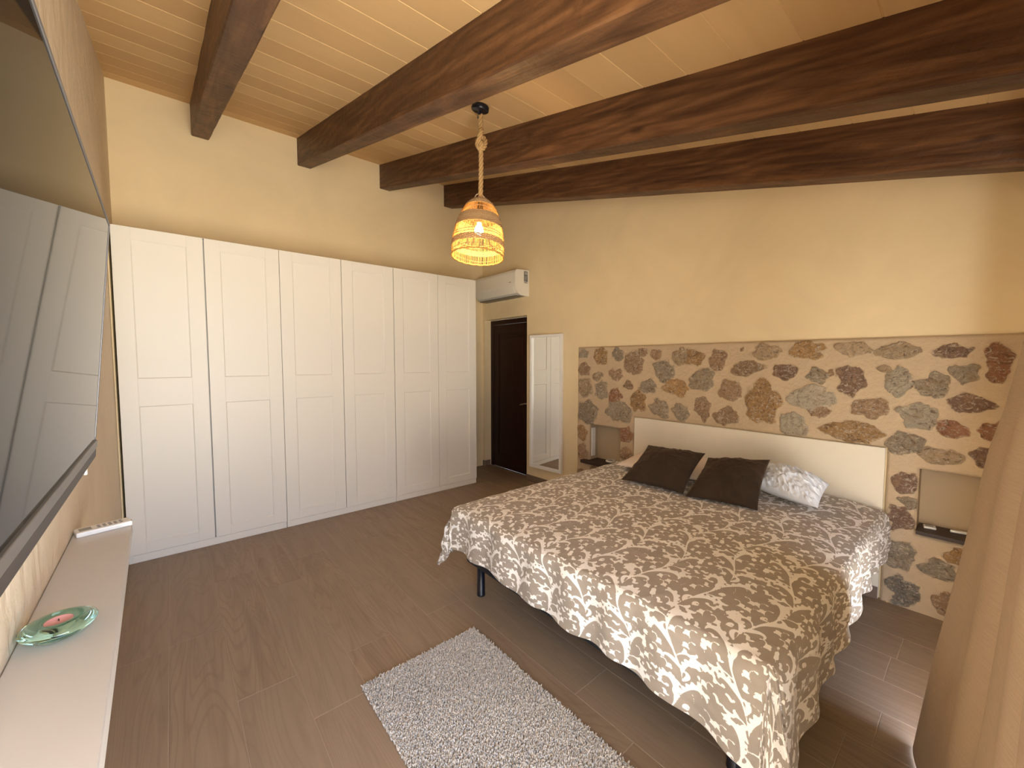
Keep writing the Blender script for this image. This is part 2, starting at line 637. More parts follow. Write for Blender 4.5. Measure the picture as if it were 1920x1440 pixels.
DOOR = (3.578, -.01, 4.432, 1.985)
N1 = (2.245, .40, 2.605, .80)
N2 = (-.085, .45, .235, .83)
holes = [DOOR, (N1[0] - .012, N1[1] - .012, N1[2] + .012, N1[3] + .012), (N2[0] - .012, N2[1] - .012, N2[2] + .012, N2[3] + .012)]
bm = bmesh.new()
for (a0, b0, a1, b1) in wall_boxes((-.45, 0), (Y1, 3.62), holes, 0):
    if b1 > 3.6:
        # sloping top
        vs = [bm.verts.new(p) for p in [(XR, a0, b0), (XR + .25, a0, b0), (XR + .25, a1, b0), (XR, a1, b0),
                                        (XR, a0, ceil_z(a0) + .03), (XR + .25, a0, ceil_z(a0) + .03), (XR + .25, a1, ceil_z(a1) + .03), (XR, a1, ceil_z(a1) + .03)]]
        for q in [(0, 3, 2, 1), (4, 5, 6, 7), (0, 1, 5, 4), (1, 2, 6, 5), (2, 3, 7, 6), (3, 0, 4, 7)]:
            bm.faces.new([vs[i] for i in q])
    else:
        add_box(bm, (XR, a0, b0), (XR + .25, a1, b1))
tag(from_bm('wall_right', bm, M['plaster']), kind='structure')

# wall behind the camera with the wide terrace opening
bm = bmesh.new()
for (a0, b0, a1, b1) in wall_boxes((-.27, 0), (XR, 2.58), [(OX0, -.1, OX1, OZ1)], 0):
    add_box(bm, (a0, NEAR_Y - .22, b0), (a1, NEAR_Y, min(b1, 2.50)))
tag(from_bm('wall_front', bm, M['plaster']), kind='structure')

# skirting
SK = .075


def skirt(name, lo, hi):
    tag(box(name, lo, hi, M['skirting'], bev=.002), kind='structure')


skirt('baseboard_right', (XR - .010, 2.775, 0), (XR, 3.578, SK))
skirt('baseboard_corner', (XR - .010, 4.432, 0), (XR, Y1 - .002, SK))
skirt('baseboard_reveal', (XR, 4.422, 0), (3.345, 4.432, SK))

# beams
bx = [(.205, .328, 'dark timber ceiling beam nearest the television wall, rough hewn underside'),
      (1.022, 1.144, 'dark timber ceiling beam running just left of the hanging basket lamp'),
      (1.850, 1.965, 'dark timber ceiling beam just right of the hanging basket lamp, second from the stone wall'),
      (2.667, 2.788, 'dark timber ceiling beam nearest the stone clad wall, above the bed')]
for k, (x0, x1, lab) in enumerate(bx):
    bm = bmesh.new()
    n = 90
    ysb = np.linspace(-.15, Y1 - .001, n)
    rings = []
    for yy in ysb:
        zt = ceil_z(yy) + .004
        zb = 3.356 - SLOPE * (Y1 - yy)
        w = .0025 * vnoise(np.array([yy]), np.array([k * 3.3]), 3.5, k)[0]
        w2 = .002 * vnoise(np.array([yy]), np.array([k * 7.3]), 6, k + 5)[0]
        c = .006
        rings.append([bm.verts.new(p) for p in [(x0 + w, yy, zt), (x0 + w, yy, zb + c), (x0 + w + c, yy, zb + w2), (x1 + w2 - c, yy, zb + w2), (x1 + w2, yy, zb + c), (x1 + w2, yy, zt)]])
    for a, b in zip(rings[:-1], rings[1:]):
        for j in range(6):
            bm.faces.new((a[j], a[(j + 1) % 6], b[(j + 1) % 6], b[j]))
    bm.faces.new(rings[0]); bm.faces.new(rings[-1][::-1])
    # shift origin so each beam has its own grain
    org = Vector((x0, 2.0, ceil_z(2.0) - .1))
    ri = Matrix.Rotation(-math.atan(SLOPE), 3, 'X')
    for vtx in bm.verts: vtx.co = ri @ (vtx.co - org) + Vector((0, k * 2.9, k * .61))
    o = from_bm('ceiling_beam', bm, M['beam'])
    o.rotation_euler = (math.atan(SLOPE), 0, 0)
    o.location = org - (ri.inverted() @ Vector((0, k * 2.9, k * .61)))
    tag(o, lab, 'beam', 'dark timber ceiling beams')

# ------------------------------------------------------------------ entrance door in the right wall
dr = empty('door_1', (3.36, DOOR[0], 0))
tag(dr, kind='structure')
dw = DOOR[2] - DOOR[0]
bm = bmesh.new()
for lo, hi in [((0, .002, .004), (.05, .06, 1.980)), ((0, dw - .06, .004), (.05, dw - .002, 1.980)), ((0, .06, 1.92), (.05, dw - .06, 1.980))]:
    add_box(bm, lo, hi, .003)
from_bm('door_frame', bm, M['door'], dr)
bm = bmesh.new()
add_box(bm, (.018, .062, .006), (.048, dw - .062, 1.918))
for lo, hi in [((.008, .064, .008), (.02, .16, 1.916)), ((.008, dw - .16, .008), (.02, dw - .064, 1.916)), ((.008, .16, 1.80), (.02, dw - .16, 1.916)), ((.008, .16, .008), (.02, dw - .16, .17))]:
    add_box(bm, lo, hi, .003)
add_box(bm, (.012, .21, .22), (.02, dw - .21, 1.75), .006)
from_bm('door_leaf', bm, M['door'], dr)
h = onx(985, 757, 3.33)
hy, hz = h[1] - DOOR[0], h[2]
tubes('door_handle', [([(.008, hy - .03, hz), (-.035, hy - .03, hz)], .009, 12),
                      ([(-.035, hy - .035, hz + .002), (-.038, hy, hz), (-.036, hy + .09, hz - .02)], [.009, .009, .007], 12)], M['steel'], dr)
box('threshold', (3.345, DOOR[0] + .004, 0), (3.362, DOOR[2] - .004, .006), M['steel']).name = 'trim_1'
D.objects['trim_1']['kind'] = 'structure'

# ------------------------------------------------------------------ stone cladding with niches
sp = empty('stone_wall_panel', (3.226, 1.3, 0))
tag(sp, 'rough beige rubble stone panel behind the bed with two niches', 'stone panel')
ST = [(1095,662,9,9,'g'),(1127,667,13,18,'o'),(1159,665,10,14,'g'),(1188,681,19,21,'b'),(1205,661,9,9,'b'),(1231,664,11,9,'b'),(1244,695,21,20,'g'),
 (1275,670,15,17,'t'),(1300,670,18,16,'o'),(1155,702,12,11,'b'),(1096,692,12,12,'b'),(1120,705,10,8,'t'),(1127,732,11,18,'g'),(1097,727,14,17,'t'),
 (1152,742,13,14,'r'),(1178,722,8,8,'b'),(1215,725,16,12,'g'),(1197,752,15,20,'o'),(1267,727,26,15,'o'),(1317,712,21,23,'g'),(1345,675,16,22,'b'),
 (1400,690,30,15,'b'),(1437,660,28,15,'t'),(1472,697,24,14,'d'),(1370,732,24,19,'b'),(1430,755,33,42,'o'),(1102,772,19,23,'g'),(1160,772,24,21,'g'),
 (1237,765,18,18,'g'),(1276,772,16,16,'g'),(1317,765,14,23,'b'),(1362,780,25,15,'b'),(1487,797,27,21,'c'),(1091,812,10,15,'o'),(1092,850,10,17,'b'),
 (1172,815,12,16,'r'),(1172,852,12,13,'b'),(1090,887,8,9,'b'),(1117,880,12,6,'b'),(1515,657,30,15,'o'),(1600,655,30,12,'t'),(1680,658,42,14,'t'),
 (1787,660,34,13,'d'),(1872,680,24,34,'r'),(1532,705,18,12,'g'),(1597,712,26,25,'d'),(1687,715,25,26,'c'),(1748,722,30,21,'g'),(1807,700,26,16,'g'),
 (1522,747,42,21,'c'),(1537,772,20,10,'b'),(1630,765,36,16,'b'),(1820,757,38,17,'d'),(1722,780,34,21,'c'),(1785,805,30,13,'r'),(1865,810,28,17,'r'),
 (1595,810,52,18,'o'),(1700,832,32,22,'g'),(1760,855,45,14,'t'),(1850,857,26,17,'d'),(1695,905,25,19,'d'),(1688,973,25,20,'d'),(1702,943,16,8,'g'),
 (1683,1040,26,25,'g'),(1800,1045,30,13,'o'),(1763,1070,35,16,'g'),(1693,1110,28,26,'k'),(1773,1133,27,22,'b'),(1560,700,7,5,'b'),(1660,690,14,6,'t'),
 (1390,655,5,5,'b'),(1715,1160,12,8,'t'),(1826,1090,16,22,'g'),(1120,920,14,12,'b'),(1100,930,12,14,'g'),(1660,1140,7,14,'b')]
HUE = dict(g=(.50, .425, .315), o=(.64, .37, .15), b=(.52, .33, .20), r=(.50, .22, .12), t=(.70, .52, .33), d=(.33, .19, .14), c=(.72, .64, .49), k=(.34, .31, .26))
py0, py1, pz1 = -.13, 2.767, 1.583
dy = .0060
ny = int(round((py1 - py0) / dy)); nz = int(round(pz1 / dy))
gy = np.linspace(py0, py1, ny + 1); gz = np.linspace(0, pz1, nz + 1)
CUT = [(N1[0], N1[1], N1[2], N1[3]), (N2[0], N2[1], N2[2], N2[3]), (.372, -.01, 2.093, .930)]
# snap grid lines onto the cut-outs
for c in CUT:
    for v_ in (c[0], c[2]):
        gy[np.argmin(abs(gy - v_))] = v_
    for v_ in (c[1], c[3]):
        if v_ > 0: gz[np.argmin(abs(gz - v_))] = v_
YY, ZZ = np.meshgrid(gy, gz, indexing='ij')
wobY = YY + .024 * vnoise(YY, ZZ, 20, 3, 3); wobZ = ZZ + .022 * vnoise(YY, ZZ, 20, 4, 3)
mask = np.zeros_like(YY); colr = np.zeros(YY.shape + (3,)) + np.array([.4, .28, .16])
for k, (cx, cy, rx, ry, hue) in enumerate(ST):
    c = onx(cx, cy, 3.226)
    kf = 1.0 if cx < 1500 else 1.12
    e1 = onx(cx + rx, cy, 3.226); e0 = onx(cx - rx, cy, 3.226)
    f1 = onx(cx, cy + ry, 3.226); f0 = onx(cx, cy - ry, 3.226)
    ra = abs(e1[1] - e0[1]) / 2 * kf; rb = abs(f1[2] - f0[2]) / 2 * kf
    rs = np.random.RandomState(k + 40)
    u = (wobY - c[1]) / ra; w = (wobZ - c[2]) / rb
    th = np.arctan2(w, u)
    rad = 1 + sum(rs.uniform(.03, .13) / (j ** .4) * np.cos(j * th + rs.uniform(0, 6.28)) for j in range(2, 7))
    d = np.sqrt(u * u + w * w) / rad
    f = np.clip((1.16 - d) / .34, 0, 1)
    col = np.array(HUE[hue]) * rs.uniform(.85, 1.15)
    upd = f > mask
    colr[upd] = col
    mask = np.maximum(mask, f)
sm_ = mask * mask * (3 - 2 * mask)
rough = vnoise(YY, ZZ, 26, 8, 4)
rough2 = vnoise(YY * .7 + ZZ * .7, ZZ - YY, 45, 9, 3)
disp = sm_ * (.0015 + .018 * np.abs(rough) + .009 * rough2) + .0028 * vnoise(YY, ZZ, 6, 12, 4) + .0012 * vnoise(YY, ZZ, 60, 13, 2)
edge = np.minimum.reduce([py1 - YY, pz1 - ZZ])
for c in CUT:
    dd = np.maximum.reduce([c[0] - YY, YY - c[2], c[1] - ZZ, ZZ - c[3]])
    edge = np.minimum(edge, np.maximum(dd, 0))
rnd = np.clip(1 - edge / .016, 0, 1) ** 2 * .012
XX = 3.231 - disp + rnd
inner = np.ones((ny, nz), bool)
cyc = (gy[:-1] + gy[1:]) / 2; czc = (gz[:-1] + gz[1:]) / 2
for c in CUT:
    inner &= ~(((cyc[:, None] > c[0]) & (cyc[:, None] < c[2])) & ((czc[None, :] > c[1]) & (czc[None, :] < c[3])))
idx = np.arange((ny + 1) * (nz + 1)).reshape(ny + 1, nz + 1)
I, J = np.where(inner)
Fq = np.stack([idx[I, J], idx[I, J + 1], idx[I + 1, J + 1], idx[I + 1, J]], 1)
Vg = np.stack([XX, YY, ZZ], -1).reshape(-1, 3)
# boundary skirt
Vb = Vg.copy(); Vb[:, 0] = XR + .003; Vf = Vg.copy()
off = len(Vg)
sk = []
pad = np.zeros((ny + 2, nz + 2), bool); pad[1:-1, 1:-1] = inner
for di, dj in ((1, 0), (-1, 0), (0, 1), (0, -1)):
    nb = np.roll(np.roll(pad, -di, 0), -dj, 1)
    I2, J2 = np.where(pad & ~nb); I2 -= 1; J2 -= 1
    if di: a = idx[I2 + (1 if di > 0 else 0), J2]; b_ = idx[I2 + (1 if di > 0 else 0), J2 + 1]
    else: a = idx[I2, J2 + (1 if dj > 0 else 0)]; b_ = idx[I2 + 1, J2 + (1 if dj > 0 else 0)]
    sk.append(np.stack([a + 2 * off, b_ + 2 * off, b_ + off, a + off], 1))
Fall = np.concatenate([Fq] + sk)
Vall = np.concatenate([Vg, Vb, Vf]) - np.array([3.226, 1.3, 0])
used = np.unique(Fall); remap = -np.ones(len(Vall), int); remap[used] = np.arange(len(used))
mk_all = np.concatenate([sm_.ravel(), np.zeros(off), np.zeros(off)])[used]
cl_all = np.concatenate([colr.reshape(-1, 3)] * 3)[used]
cl = from_np('stone_cladding', Vall[used], remap[Fall], M['stone'], sp, True)
a_ = cl.data.attributes.new('stone_mask', 'FLOAT', 'POINT'); a_.data.foreach_set('value', mk_all.astype(np.float32))
a_ = cl.data.attributes.new('stone_color', 'FLOAT_COLOR', 'POINT')
a_.data.foreach_set('color', np.concatenate([cl_all, np.ones((len(cl_all), 1))], 1).astype(np.float32).ravel())
for (a0, b0, a1, b1) in (N1, N2):
    bm = bmesh.new()
    x0, x1 = 3.2585 - 3.226, 3.365 - 3.226
    th = .010
    A0, A1 = a0 - 1.3, a1 - 1.3
    add_box(bm, (x1, A0 - th, b0 - th), (x1 + th, A1 + th, b1 + th))
    add_box(bm, (x0, A0 - th, b0 - th), (x1, A0, b1 + th))
    add_box(bm, (x0, A1, b0 - th), (x1, A1 + th, b1 + th))
    add_box(bm, (x0, A0, b1), (x1, A1, b1 + th))
    add_box(bm, (x0, A0, b0 - th), (x1, A1, b0))
    from_bm('niche', bm, M['niche'], sp)

hb = empty('headboard_panel', (XR, 1.232, 0))
tag(hb, 'smooth cream headboard panel let into the stone wall behind the bed', 'headboard')
box('board', (-.030, -.852, .0), (-.001, .852, .928), M['board_cream'], hb, .006, 3)
box('skirting_strip', (-.040, -.850, 0), (-.0305, .850, SK), M['skirting'], hb, .002)

# night shelves in the niches
for (y0, y1, zt, lab) in [(2.252, 2.662, .437, 'dark wooden shelf board in the far left niche, beside the cushions'), (-.06, .232, .487, 'dark wooden shelf board in the niche beside the curtain')]:
    far = y0 > 1
    s = empty('niche_shelf', (3.226, (y0 + y1) / 2, zt))
    tag(s, lab, 'shelf', 'dark shelves in the stone niches')
    bm = bmesh.new()
    yy0, yy1 = y0 - (y0 + y1) / 2, y1 - (y0 + y1) / 2
    if far:
        add_box(bm, (-.065, yy0, -.03), (-.002, yy1, 0), .002)
        add_box(bm, (-.003, yy0, -.03), (.137, yy1 - .062, 0))
    else:
        add_box(bm, (-.040, yy0, -.021), (.137, yy1, 0), .002)
    from_bm('board', bm, M['shelf_dark'], s)

# socket strip on the far reveal of the left niche
sk_ = empty('socket_strip', (3.29, 2.6045, .615))
tag(sk_, 'tall white switch and socket strip inside the left niche', 'socket')
box('plate', (-.030, -.009, -.145), (.030, 0, .145), M['white_gloss'], sk_, .003)
for q in range(4):
    zc = -.108 + q * .072
    box('module', (-.024, -.0115, zc - .032), (.024, -.0092, zc + .032), M['white'], sk_, .001)

# small white devices on the two shelves
dv = empty('white_device', (3.315, 2.40, .4372), (0, 0, .35))
tag(dv, 'small round white gadget with dark centre on the left niche shelf', 'gadget')
lathe('body', [(0, 0), (.042, 0), (.050, .006), (.050, .013), (.043, .019), (.030, .020), (.028, .014), (0, .013)], M['white_gloss'], dv, 36)
bm = bmesh.new(); add_lathe(bm, [(0, .0), (.026, .0), (.026, .0022), (0, .0028)], 24, (0, 0, .0135)); from_bm('dark_centre', bm, M['grey_mark'], dv, True)
bm = bmesh.new(); add_box(bm, (-.010, -.085, .0), (.010, -.04, .014), .004); from_bm('tail', bm, M['white_gloss'], dv)

dv = empty('remote_control', (3.300, .09, .4872), (0, 0, .30))
tag(dv, 'slim white pen shaped remote on the dark shelf beside the curtain', 'remote control')
bm = bmesh.new()
rr = []
for q in range(17):
    tq = q / 16; w = .013 * math.sin(PI * min(1, .06 + tq * .93)) ** .55 + .001; yq = .015 - .125 * tq
    rr.append([bm.verts.new((w * math.cos(a) , yq, .008 + .008 * math.sin(a))) for a in np.linspace(0, 2 * PI, 12, endpoint=False)])
for a, b in zip(rr[:-1], rr[1:]):
    for j in range(12): bm.faces.new((a[j], a[(j + 1) % 12], b[(j + 1) % 12], b[j]))
bm.faces.new(rr[0]); bm.faces.new(rr[-1])
from_bm('handle', bm, M['white_gloss'], dv, True)
dv2 = empty('small_card_reader', (3.290, .185, .4872), (0, 0, .15))
tag(dv2, 'small square white gadget with grey display, on the shelf beside the curtain', 'gadget')
box('case', (-.026, -.026, 0), (.026, .026, .012), M['white_gloss'], dv2, .005, 3)
box('display', (-.016, -.016, .012), (.016, .018, .0128), mat('grey_blue_display', (.32, .36, .42), .3), dv2)

# ------------------------------------------------------------------ wardrobe: three two-door units
WX, WY = -.280, 3.866


def door_mesh():
    bm = bmesh.new()
    w, h, tk, dp = .4955, 2.305, .018, .0075
    s = .097
    add_box(bm, (0, dp, 0), (w, tk, h))
    bars = [((0, 0, 0), (s, tk - .001, h)), ((w - s, 0, 0), (w, tk - .001, h)),
            ((s, 0, 0), (w - s, tk - .001, .074)), ((s, 0, 1.060), (w - s, tk - .001, 1.258)), ((s, 0, h - .083), (w - s, tk - .001, h))]
    for lo, hi in bars:
        add_box(bm, lo, hi, .0012, 1)
    # inner moulding: sloped slip around each panel
    for (z0, z1) in ((.074, 1.060), (1.258, h - .083)):
        x0, x1 = s, w - s
        k = .006
        o_ = [(x0, .0015, z0), (x1, .0015, z0), (x1, .0015, z1), (x0, .0015, z1)]
        i_ = [(x0 + k, dp - .0006, z0 + k), (x1 - k, dp - .0006, z0 + k), (x1 - k, dp - .0006, z1 - k), (x0 + k, dp - .0006, z1 - k)]
        ov = [bm.verts.new(p) for p in o_]; iv = [bm.verts.new(p) for p in i_]
        for q in range(4): bm.faces.new((ov[q], ov[(q + 1) % 4], iv[(q + 1) % 4], iv[q]))
        bm.faces.new(iv)
    me = D.meshes.new('door')
    bmesh.ops.recalc_face_normals(bm, faces=bm.faces)
    bm.to_mesh(me); bm.free()
    me.materials.append(M['white'])
    return me


dm = door_mesh()
labs = ['white two-door wardrobe unit beside the television wall, leftmost of the row',
        'white two-door wardrobe unit in the middle of the row',
        'white two-door wardrobe unit beside the dark door, rightmost of the row']
for k in range(3):
    wd = empty('wardrobe', (WX + k * 1.0, WY, 0))
    tag(wd, labs[k], 'wardrobe', 'white wardrobe units')
    bm = bmesh.new()
    add_box(bm, (.001, .060, .002), (.999, .580, 2.37), .001, 1)
    add_box(bm, (.004, .0205, .002), (.996, .0605, .050))
    add_box(bm, (.001, .0195, 2.366), (.999, .0605, 2.370))
    add_box(bm, (.001, .0195, .05), (.004, .0605, 2.366))
    add_box(bm, (.996, .0195, .05), (.999, .0605, 2.366))
    from_bm('carcass', bm, M['white'], wd)
    bm = bmesh.new()
    add_box(bm, (.002, .010, 0), (.998, .0205, .058), .001, 1)
    add_box(bm, (.022, .0065, .001), (.978, .0101, .056), .001, 1)
    from_bm('plinth', bm, M['white'], wd)
    for q in range(2):
        dg = .0075 if (k == 0) else .0035
        o = D.objects.new('door', dm); COL.objects.link(o); o.parent = wd
        o.location = (.0022 + q * .5 + (0 if q == 0 else (dg - .004) * .5) - (0 if q else (dg - .004) * .5) + .0005, 0, .0605)
        hgs = []

bm = bmesh.new(); add_box(bm, (left_x(3.9) + .0005, 3.885, 0), (-.2925, 4.44, 2.36), .001, 1)
tag(from_bm('trim_2', bm, M['plaster']), kind='structure')

# ------------------------------------------------------------------ air conditioner over the door
ac = empty('air_conditioner', (XR, 3.545, 2.2))
tag(ac, 'white wall mounted air conditioner above the dark door', 'air conditioner')
L = .82
prof = [(0, .300), (-.175, .296), (-.195, .285), (-.205, .26), (-.208, .13), (-.200, .085), (-.165, .030), (-.12, .006), (-.03, 0), (0, 0)]
bm = bmesh.new()
r0 = [bm.verts.new((x, .012 if i not in (0, 9) else 0.0, z)) for i, (x, z) in enumerate(prof)]
r1 = [bm.verts.new((x * 1.0, L - .012, z)) for x, z in prof]
for j in range(len(prof)):
    bm.faces.new((r0[j], r0[(j + 1) % 10], r1[(j + 1) % 10], r1[j]))
capf = bm.faces.new(r0); cap1 = bm.faces.new(r1[::-1])
res = bmesh.ops.inset_region(bm, faces=[capf], thickness=.014, depth=.010)
from_bm('casing', bm, M['ac_white'], ac)
bm = bmesh.new()
for (x0, z0), (x1, z1) in [((-.2045, .096), (-.171, .032))]:
    vs = [bm.verts.new(p) for p in [(x0 - .004, .05, z0), (x1 - .004, .05, z1), (x1 - .004, L - .05, z1), (x0 - .004, L - .05, z0), (x0 + .004, .05, z0 + .001), (x1 + .004, .05, z1 + .003), (x1 + .004, L - .05, z1 + .003), (x0 + .004, L - .05, z0 + .001)]]
    for q in [(0, 3, 2, 1), (4, 5, 6, 7), (0, 1, 5, 4), (1, 2, 6, 5), (2, 3, 7, 6), (3, 0, 4, 7)]: bm.faces.new([vs[i] for i in q])
from_bm('air_flap', bm, M['ac_white'], ac)
bm = bmesh.new(); add_box(bm, (-.150, .04, -.0015), (-.035, L - .04, .004)); from_bm('outlet_slot', bm, M['tv_chin'], ac)
bm = bmesh.new()
for q in range(5): add_box(bm, (-.2095, .085 + q * .0075, .150), (-.2078, .0895 + q * .0075, .158))
from_bm('emblem', bm, M['grey_mark'], ac)
lb = box('energy_label', (-.075, -.0015, .165), (-.022, .004, .284), M['sticker_grey'], ac)
bm = bmesh.new()
for q in range(5): add_box(bm, (-.07 , -.0022, .172 + q * .012), (-.05 + .004 * q, -.0014, .178 + q * .012))
add_box(bm, (-.068, -.0022, .245), (-.030, -.0014, .275))
from_bm('label_print', bm, mat('pale_grey_print', (.42, .41, .40), .5), lb)
box('small_label', (-.070, -.0015, .148), (-.025, .004, .158), M['grey_mark'], ac)

# ------------------------------------------------------------------ wall mirror
my0, my1, mz0, mz1 = 2.985, 3.452, .205, 1.735
mr = empty('wall_mirror', (XR - .0195, (my0 + my1) / 2, mz0), (0, 0, math.radians(4.4)))
tag(mr, 'tall narrow mirror in a white frame hanging beside the dark door', 'mirror')
hw, hh = (my1 - my0) / 2, mz1 - mz0
bm = bmesh.new()
fw, fd = .028, .040
for lo, hi in [((-fd, -hw, 0), (-.002, -hw + fw, hh)), ((-fd, hw - fw, 0), (-.002, hw, hh)), ((-fd, -hw + fw, 0), (-.002, hw - fw, fw)), ((-fd, -hw + fw, hh - fw), (-.002, hw - fw, hh))]:
    add_box(bm, lo, hi, .002, 2)
from_bm('frame', bm, M['white_gloss'], mr)
box('glass', (-.018, -hw + fw, fw), (-.014, hw - fw, hh - fw), M['mirror'], mr)

# ------------------------------------------------------------------ television (tilted forward on its bracket)
PT = np.array([-.147, 2.035, 1.927]); PB = np.array([-.218, 2.026, 1.110]); dd = np.array([-.019, 1, -.009]); dd /= np.linalg.norm(dd)
upv = PT - PB; upv -= dd * (upv @ dd); TH = np.linalg.norm(upv); upv /= TH
nrm = np.cross(dd, upv); nrm = nrm if nrm[0] > 0 else -nrm
TL = 1.46
tvo = empty('television')
tvo.matrix_world = Matrix(((-dd[0], nrm[0], upv[0], PB[0]), (-dd[1], nrm[1], upv[1], PB[1]), (-dd[2], nrm[2], upv[2], PB[2]), (0, 0, 0, 1)))
tag(tvo, 'large flat television on the left wall, screen reflecting the white wardrobe', 'television')
# local: x towards camera end, y out of the screen, z up
bm = bmesh.new()
add_box(bm, (0, -.030, .0), (TL, -.004, TH), .003, 2)
add_box(bm, (.25, -.043, .12), (TL - .25, -.028, TH - .18), .01, 2)
from_bm('housing', bm, M['tv_body'], tvo)
bm = bmesh.new()
b_ = .008
for lo, hi in [((0, -.005, .058), (b_, .0015, TH)), ((TL - b_, -.005, .058), (TL, .0015, TH)), ((b_, -.005, TH - b_), (TL - b_, .0015, TH))]:
    add_box(bm, lo, hi, .001, 1)
from_bm('bezel', bm, M['tv_edge'], tvo)
bm = bmesh.new()
add_box(bm, (0, -.004, .030), (TL, .006, .0575), .002, 2)
from_bm('chin_bar', bm, M['tv_chin'], tvo)
box('lower_bar', (0, -.030, -.004), (TL, .004, .0295), M['tv_body'], tvo, .003)
nxs, nzs = 60, 30
box('screen', (b_, -.0035, .058), (TL - b_, -.0005, TH - b_), M['screen'], tvo)
bm = bmesh.new()
add_box(bm, (.5, -.085, .40), (.95, -.042, .68), .004)
from_bm('wall_bracket', bm, M['black'], tvo)
tubes('cable_tab', [([(.03, -.02, .0), (.032, -.02, -.03)], .004, 8)], M['white_gloss'], tvo)
tubes('cable_tab', [([(.075, -.016, .0), (.075, -.012, -.05)], .005, 8)], M['white_gloss'], tvo)

# ------------------------------------------------------------------ white wall shelf under the television
shz = .85
wsh = empty('wall_shelf', (-.27, 1.3, shz))
tag(wsh, 'long narrow white wall shelf below the television', 'shelf')
bm = bmesh.new()
q4 = [(-.133, 2.065), (-.094, .45), (left_x(.45) + .002, .45), (left_x(2.065) + .002, 2.065)]
top = [bm.verts.new((x + .27, y - 1.3, 0)) for x, y in q4]
bot = [bm.verts.new((x + .27, y - 1.3, -.05)) for x, y in q4]
bm.faces.new(top); bm.faces.new(bot[::-1])
for k in range(4): bm.faces.new((top[k], bot[k], bot[(k + 1) % 4], top[(k + 1) % 4]))
bmesh.ops.bevel(bm, geom=bm.edges[:], offset=.002, segments=2, affect='EDGES')
from_bm('board', bm, M['shelf_white'], wsh)

rc = empty('remote_control', (-.202, 1.992, shz + .0005), (0, 0, math.radians(14)))
tag(rc, 'white air conditioner remote lying across the far end of the white wall shelf', 'remote control')
box('body', (-.070, -.030, 0), (.070, .030, .017), M['white_gloss'], rc, .004, 3)
box('display', (-.060, -.016, .0168), (-.030, .016, .0176), mat('grey_lcd', (.30, .30, .28), .3), rc)
for r_ in range(2):
    for q in range(5):
        cxb = -.012 + q * .014
        if cxb > .055: continue
        bm = bmesh.new(); add_lathe(bm, [(0, 0), (.0048, 0), (.0048, .0012), (0, .0016)], 12, (cxb, -.009 + r_ * .017, .0168))
        from_bm('button', bm, M['grey_mark'], rc, True)

# glass candle holder
gh = empty('candle_holder', (-.2065, 1.281, shz + .0005))
tag(gh, 'thick green glass dish holding a pink tealight on the wall shelf', 'candle holder')
go = lathe('glass_dish', [(0, 0), (.026, 0), (.042, .005), (.0585, .0200), (.0605, .0250), (.058, .0290), (.044, .0355), (.028, .037), (.0245, .035), (.0235, .018), (0, .018)], M['glass'], gh, 64)
cd = lathe('tealight', [(0, .0185), (.0215, .0185), (.0222, .033), (.0212, .0332), (.0205, .0315), (0, .0312)], M['wax'], gh, 32)
lathe('wick', [(0, .031), (.0012, .031), (.001, .036), (0, .0362)], M['wick'], cd, 8)

# ------------------------------------------------------------------ pendant lamp
LX, LY = 1.535, 2.12
cz = ceil_z(LY)
lamp = empty('pendant_lamp', (LX, LY, cz))
tag(lamp, 'woven straw basket pendant lamp hanging on a knotted jute rope', 'lamp')
cn = lathe('canopy', [(0, -.004), (.050, -.004), (.054, -.010), (.054, -.030), (.050, -.034), (.012, -.034), (.012, -.075), (0, -.075)], M['black'], lamp, 36)
cn.rotation_euler = (math.atan(SLOPE), 0, 0)


def rope_items(path, r=.0148, twist=.085, strands=3):
    P = np.asarray(path, float)
    seg = np.linalg.norm(np.diff(P, axis=0), axis=1); s = np.concatenate([[0], np.cumsum(seg)])
    n = max(int(s[-1] / .004), 8)
    ss = np.linspace(0, s[-1], n)
    Q = np.stack([np.interp(ss, s, P[:, i]) for i in range(3)], 1)
    for _ in range(4):
        Q[1:-1] = (Q[:-2] + 2 * Q[1:-1] + Q[2:]) / 4
    T = np.gradient(Q, axis=0); T /= np.linalg.norm(T, axis=1)[:, None]
    N = np.cross(T[0], [1, .3, .1]); N /= np.linalg.norm(N); Ns = [N]
    for i in range(1, n):
        N = N - T[i] * (N @ T[i]); N /= np.linalg.norm(N); Ns.append(N)
    Ns = np.array(Ns); B = np.cross(T, Ns)
    out = []
    for k in range(strands):
        a = ss / twist * 2 * PI + k * 2 * PI / strands
        out.append((Q + r * .52 * (np.cos(a)[:, None] * Ns + np.sin(a)[:, None] * B), r * .56, 8))
    return out


zt = -.06
zs = 2.455 - cz     # top of shade
kz = -.225
tubes('rope', rope_items([(0, 0, zt), (0, 0, kz + .06)]) + rope_items([(0, 0, kz - .05), (.002, 0, -.35), (-.004, 0, zs - .01)]), M['rope'], lamp)
kp = []
for u in np.linspace(0, 1, 60):   # overhand knot
    a = u * 2 * PI * 1.45 + .4
    rr_ = .036 * math.sin(PI * (.12 + .76 * u)) + .004
    kp.append((rr_ * math.cos(a) * math.cos(.9), rr_ * math.cos(a) * .5 + .014 * math.sin(2 * a), kz + .055 - .11 * u + .030 * math.sin(a)))
kp = [(0, 0, kz + .065)] + kp + [(0, 0, kz - .055)]
kn2 = []
for u in np.linspace(0, 2 * PI, 30):
    kn2.append((.028 * math.cos(u) + .004, .020 * math.sin(u), kz - .003 + .048 * math.sin(u + .6)))
tubes('knot', rope_items(kp, .0145, .085) + rope_items(kn2, .0140, .085), M['rope'], lamp)

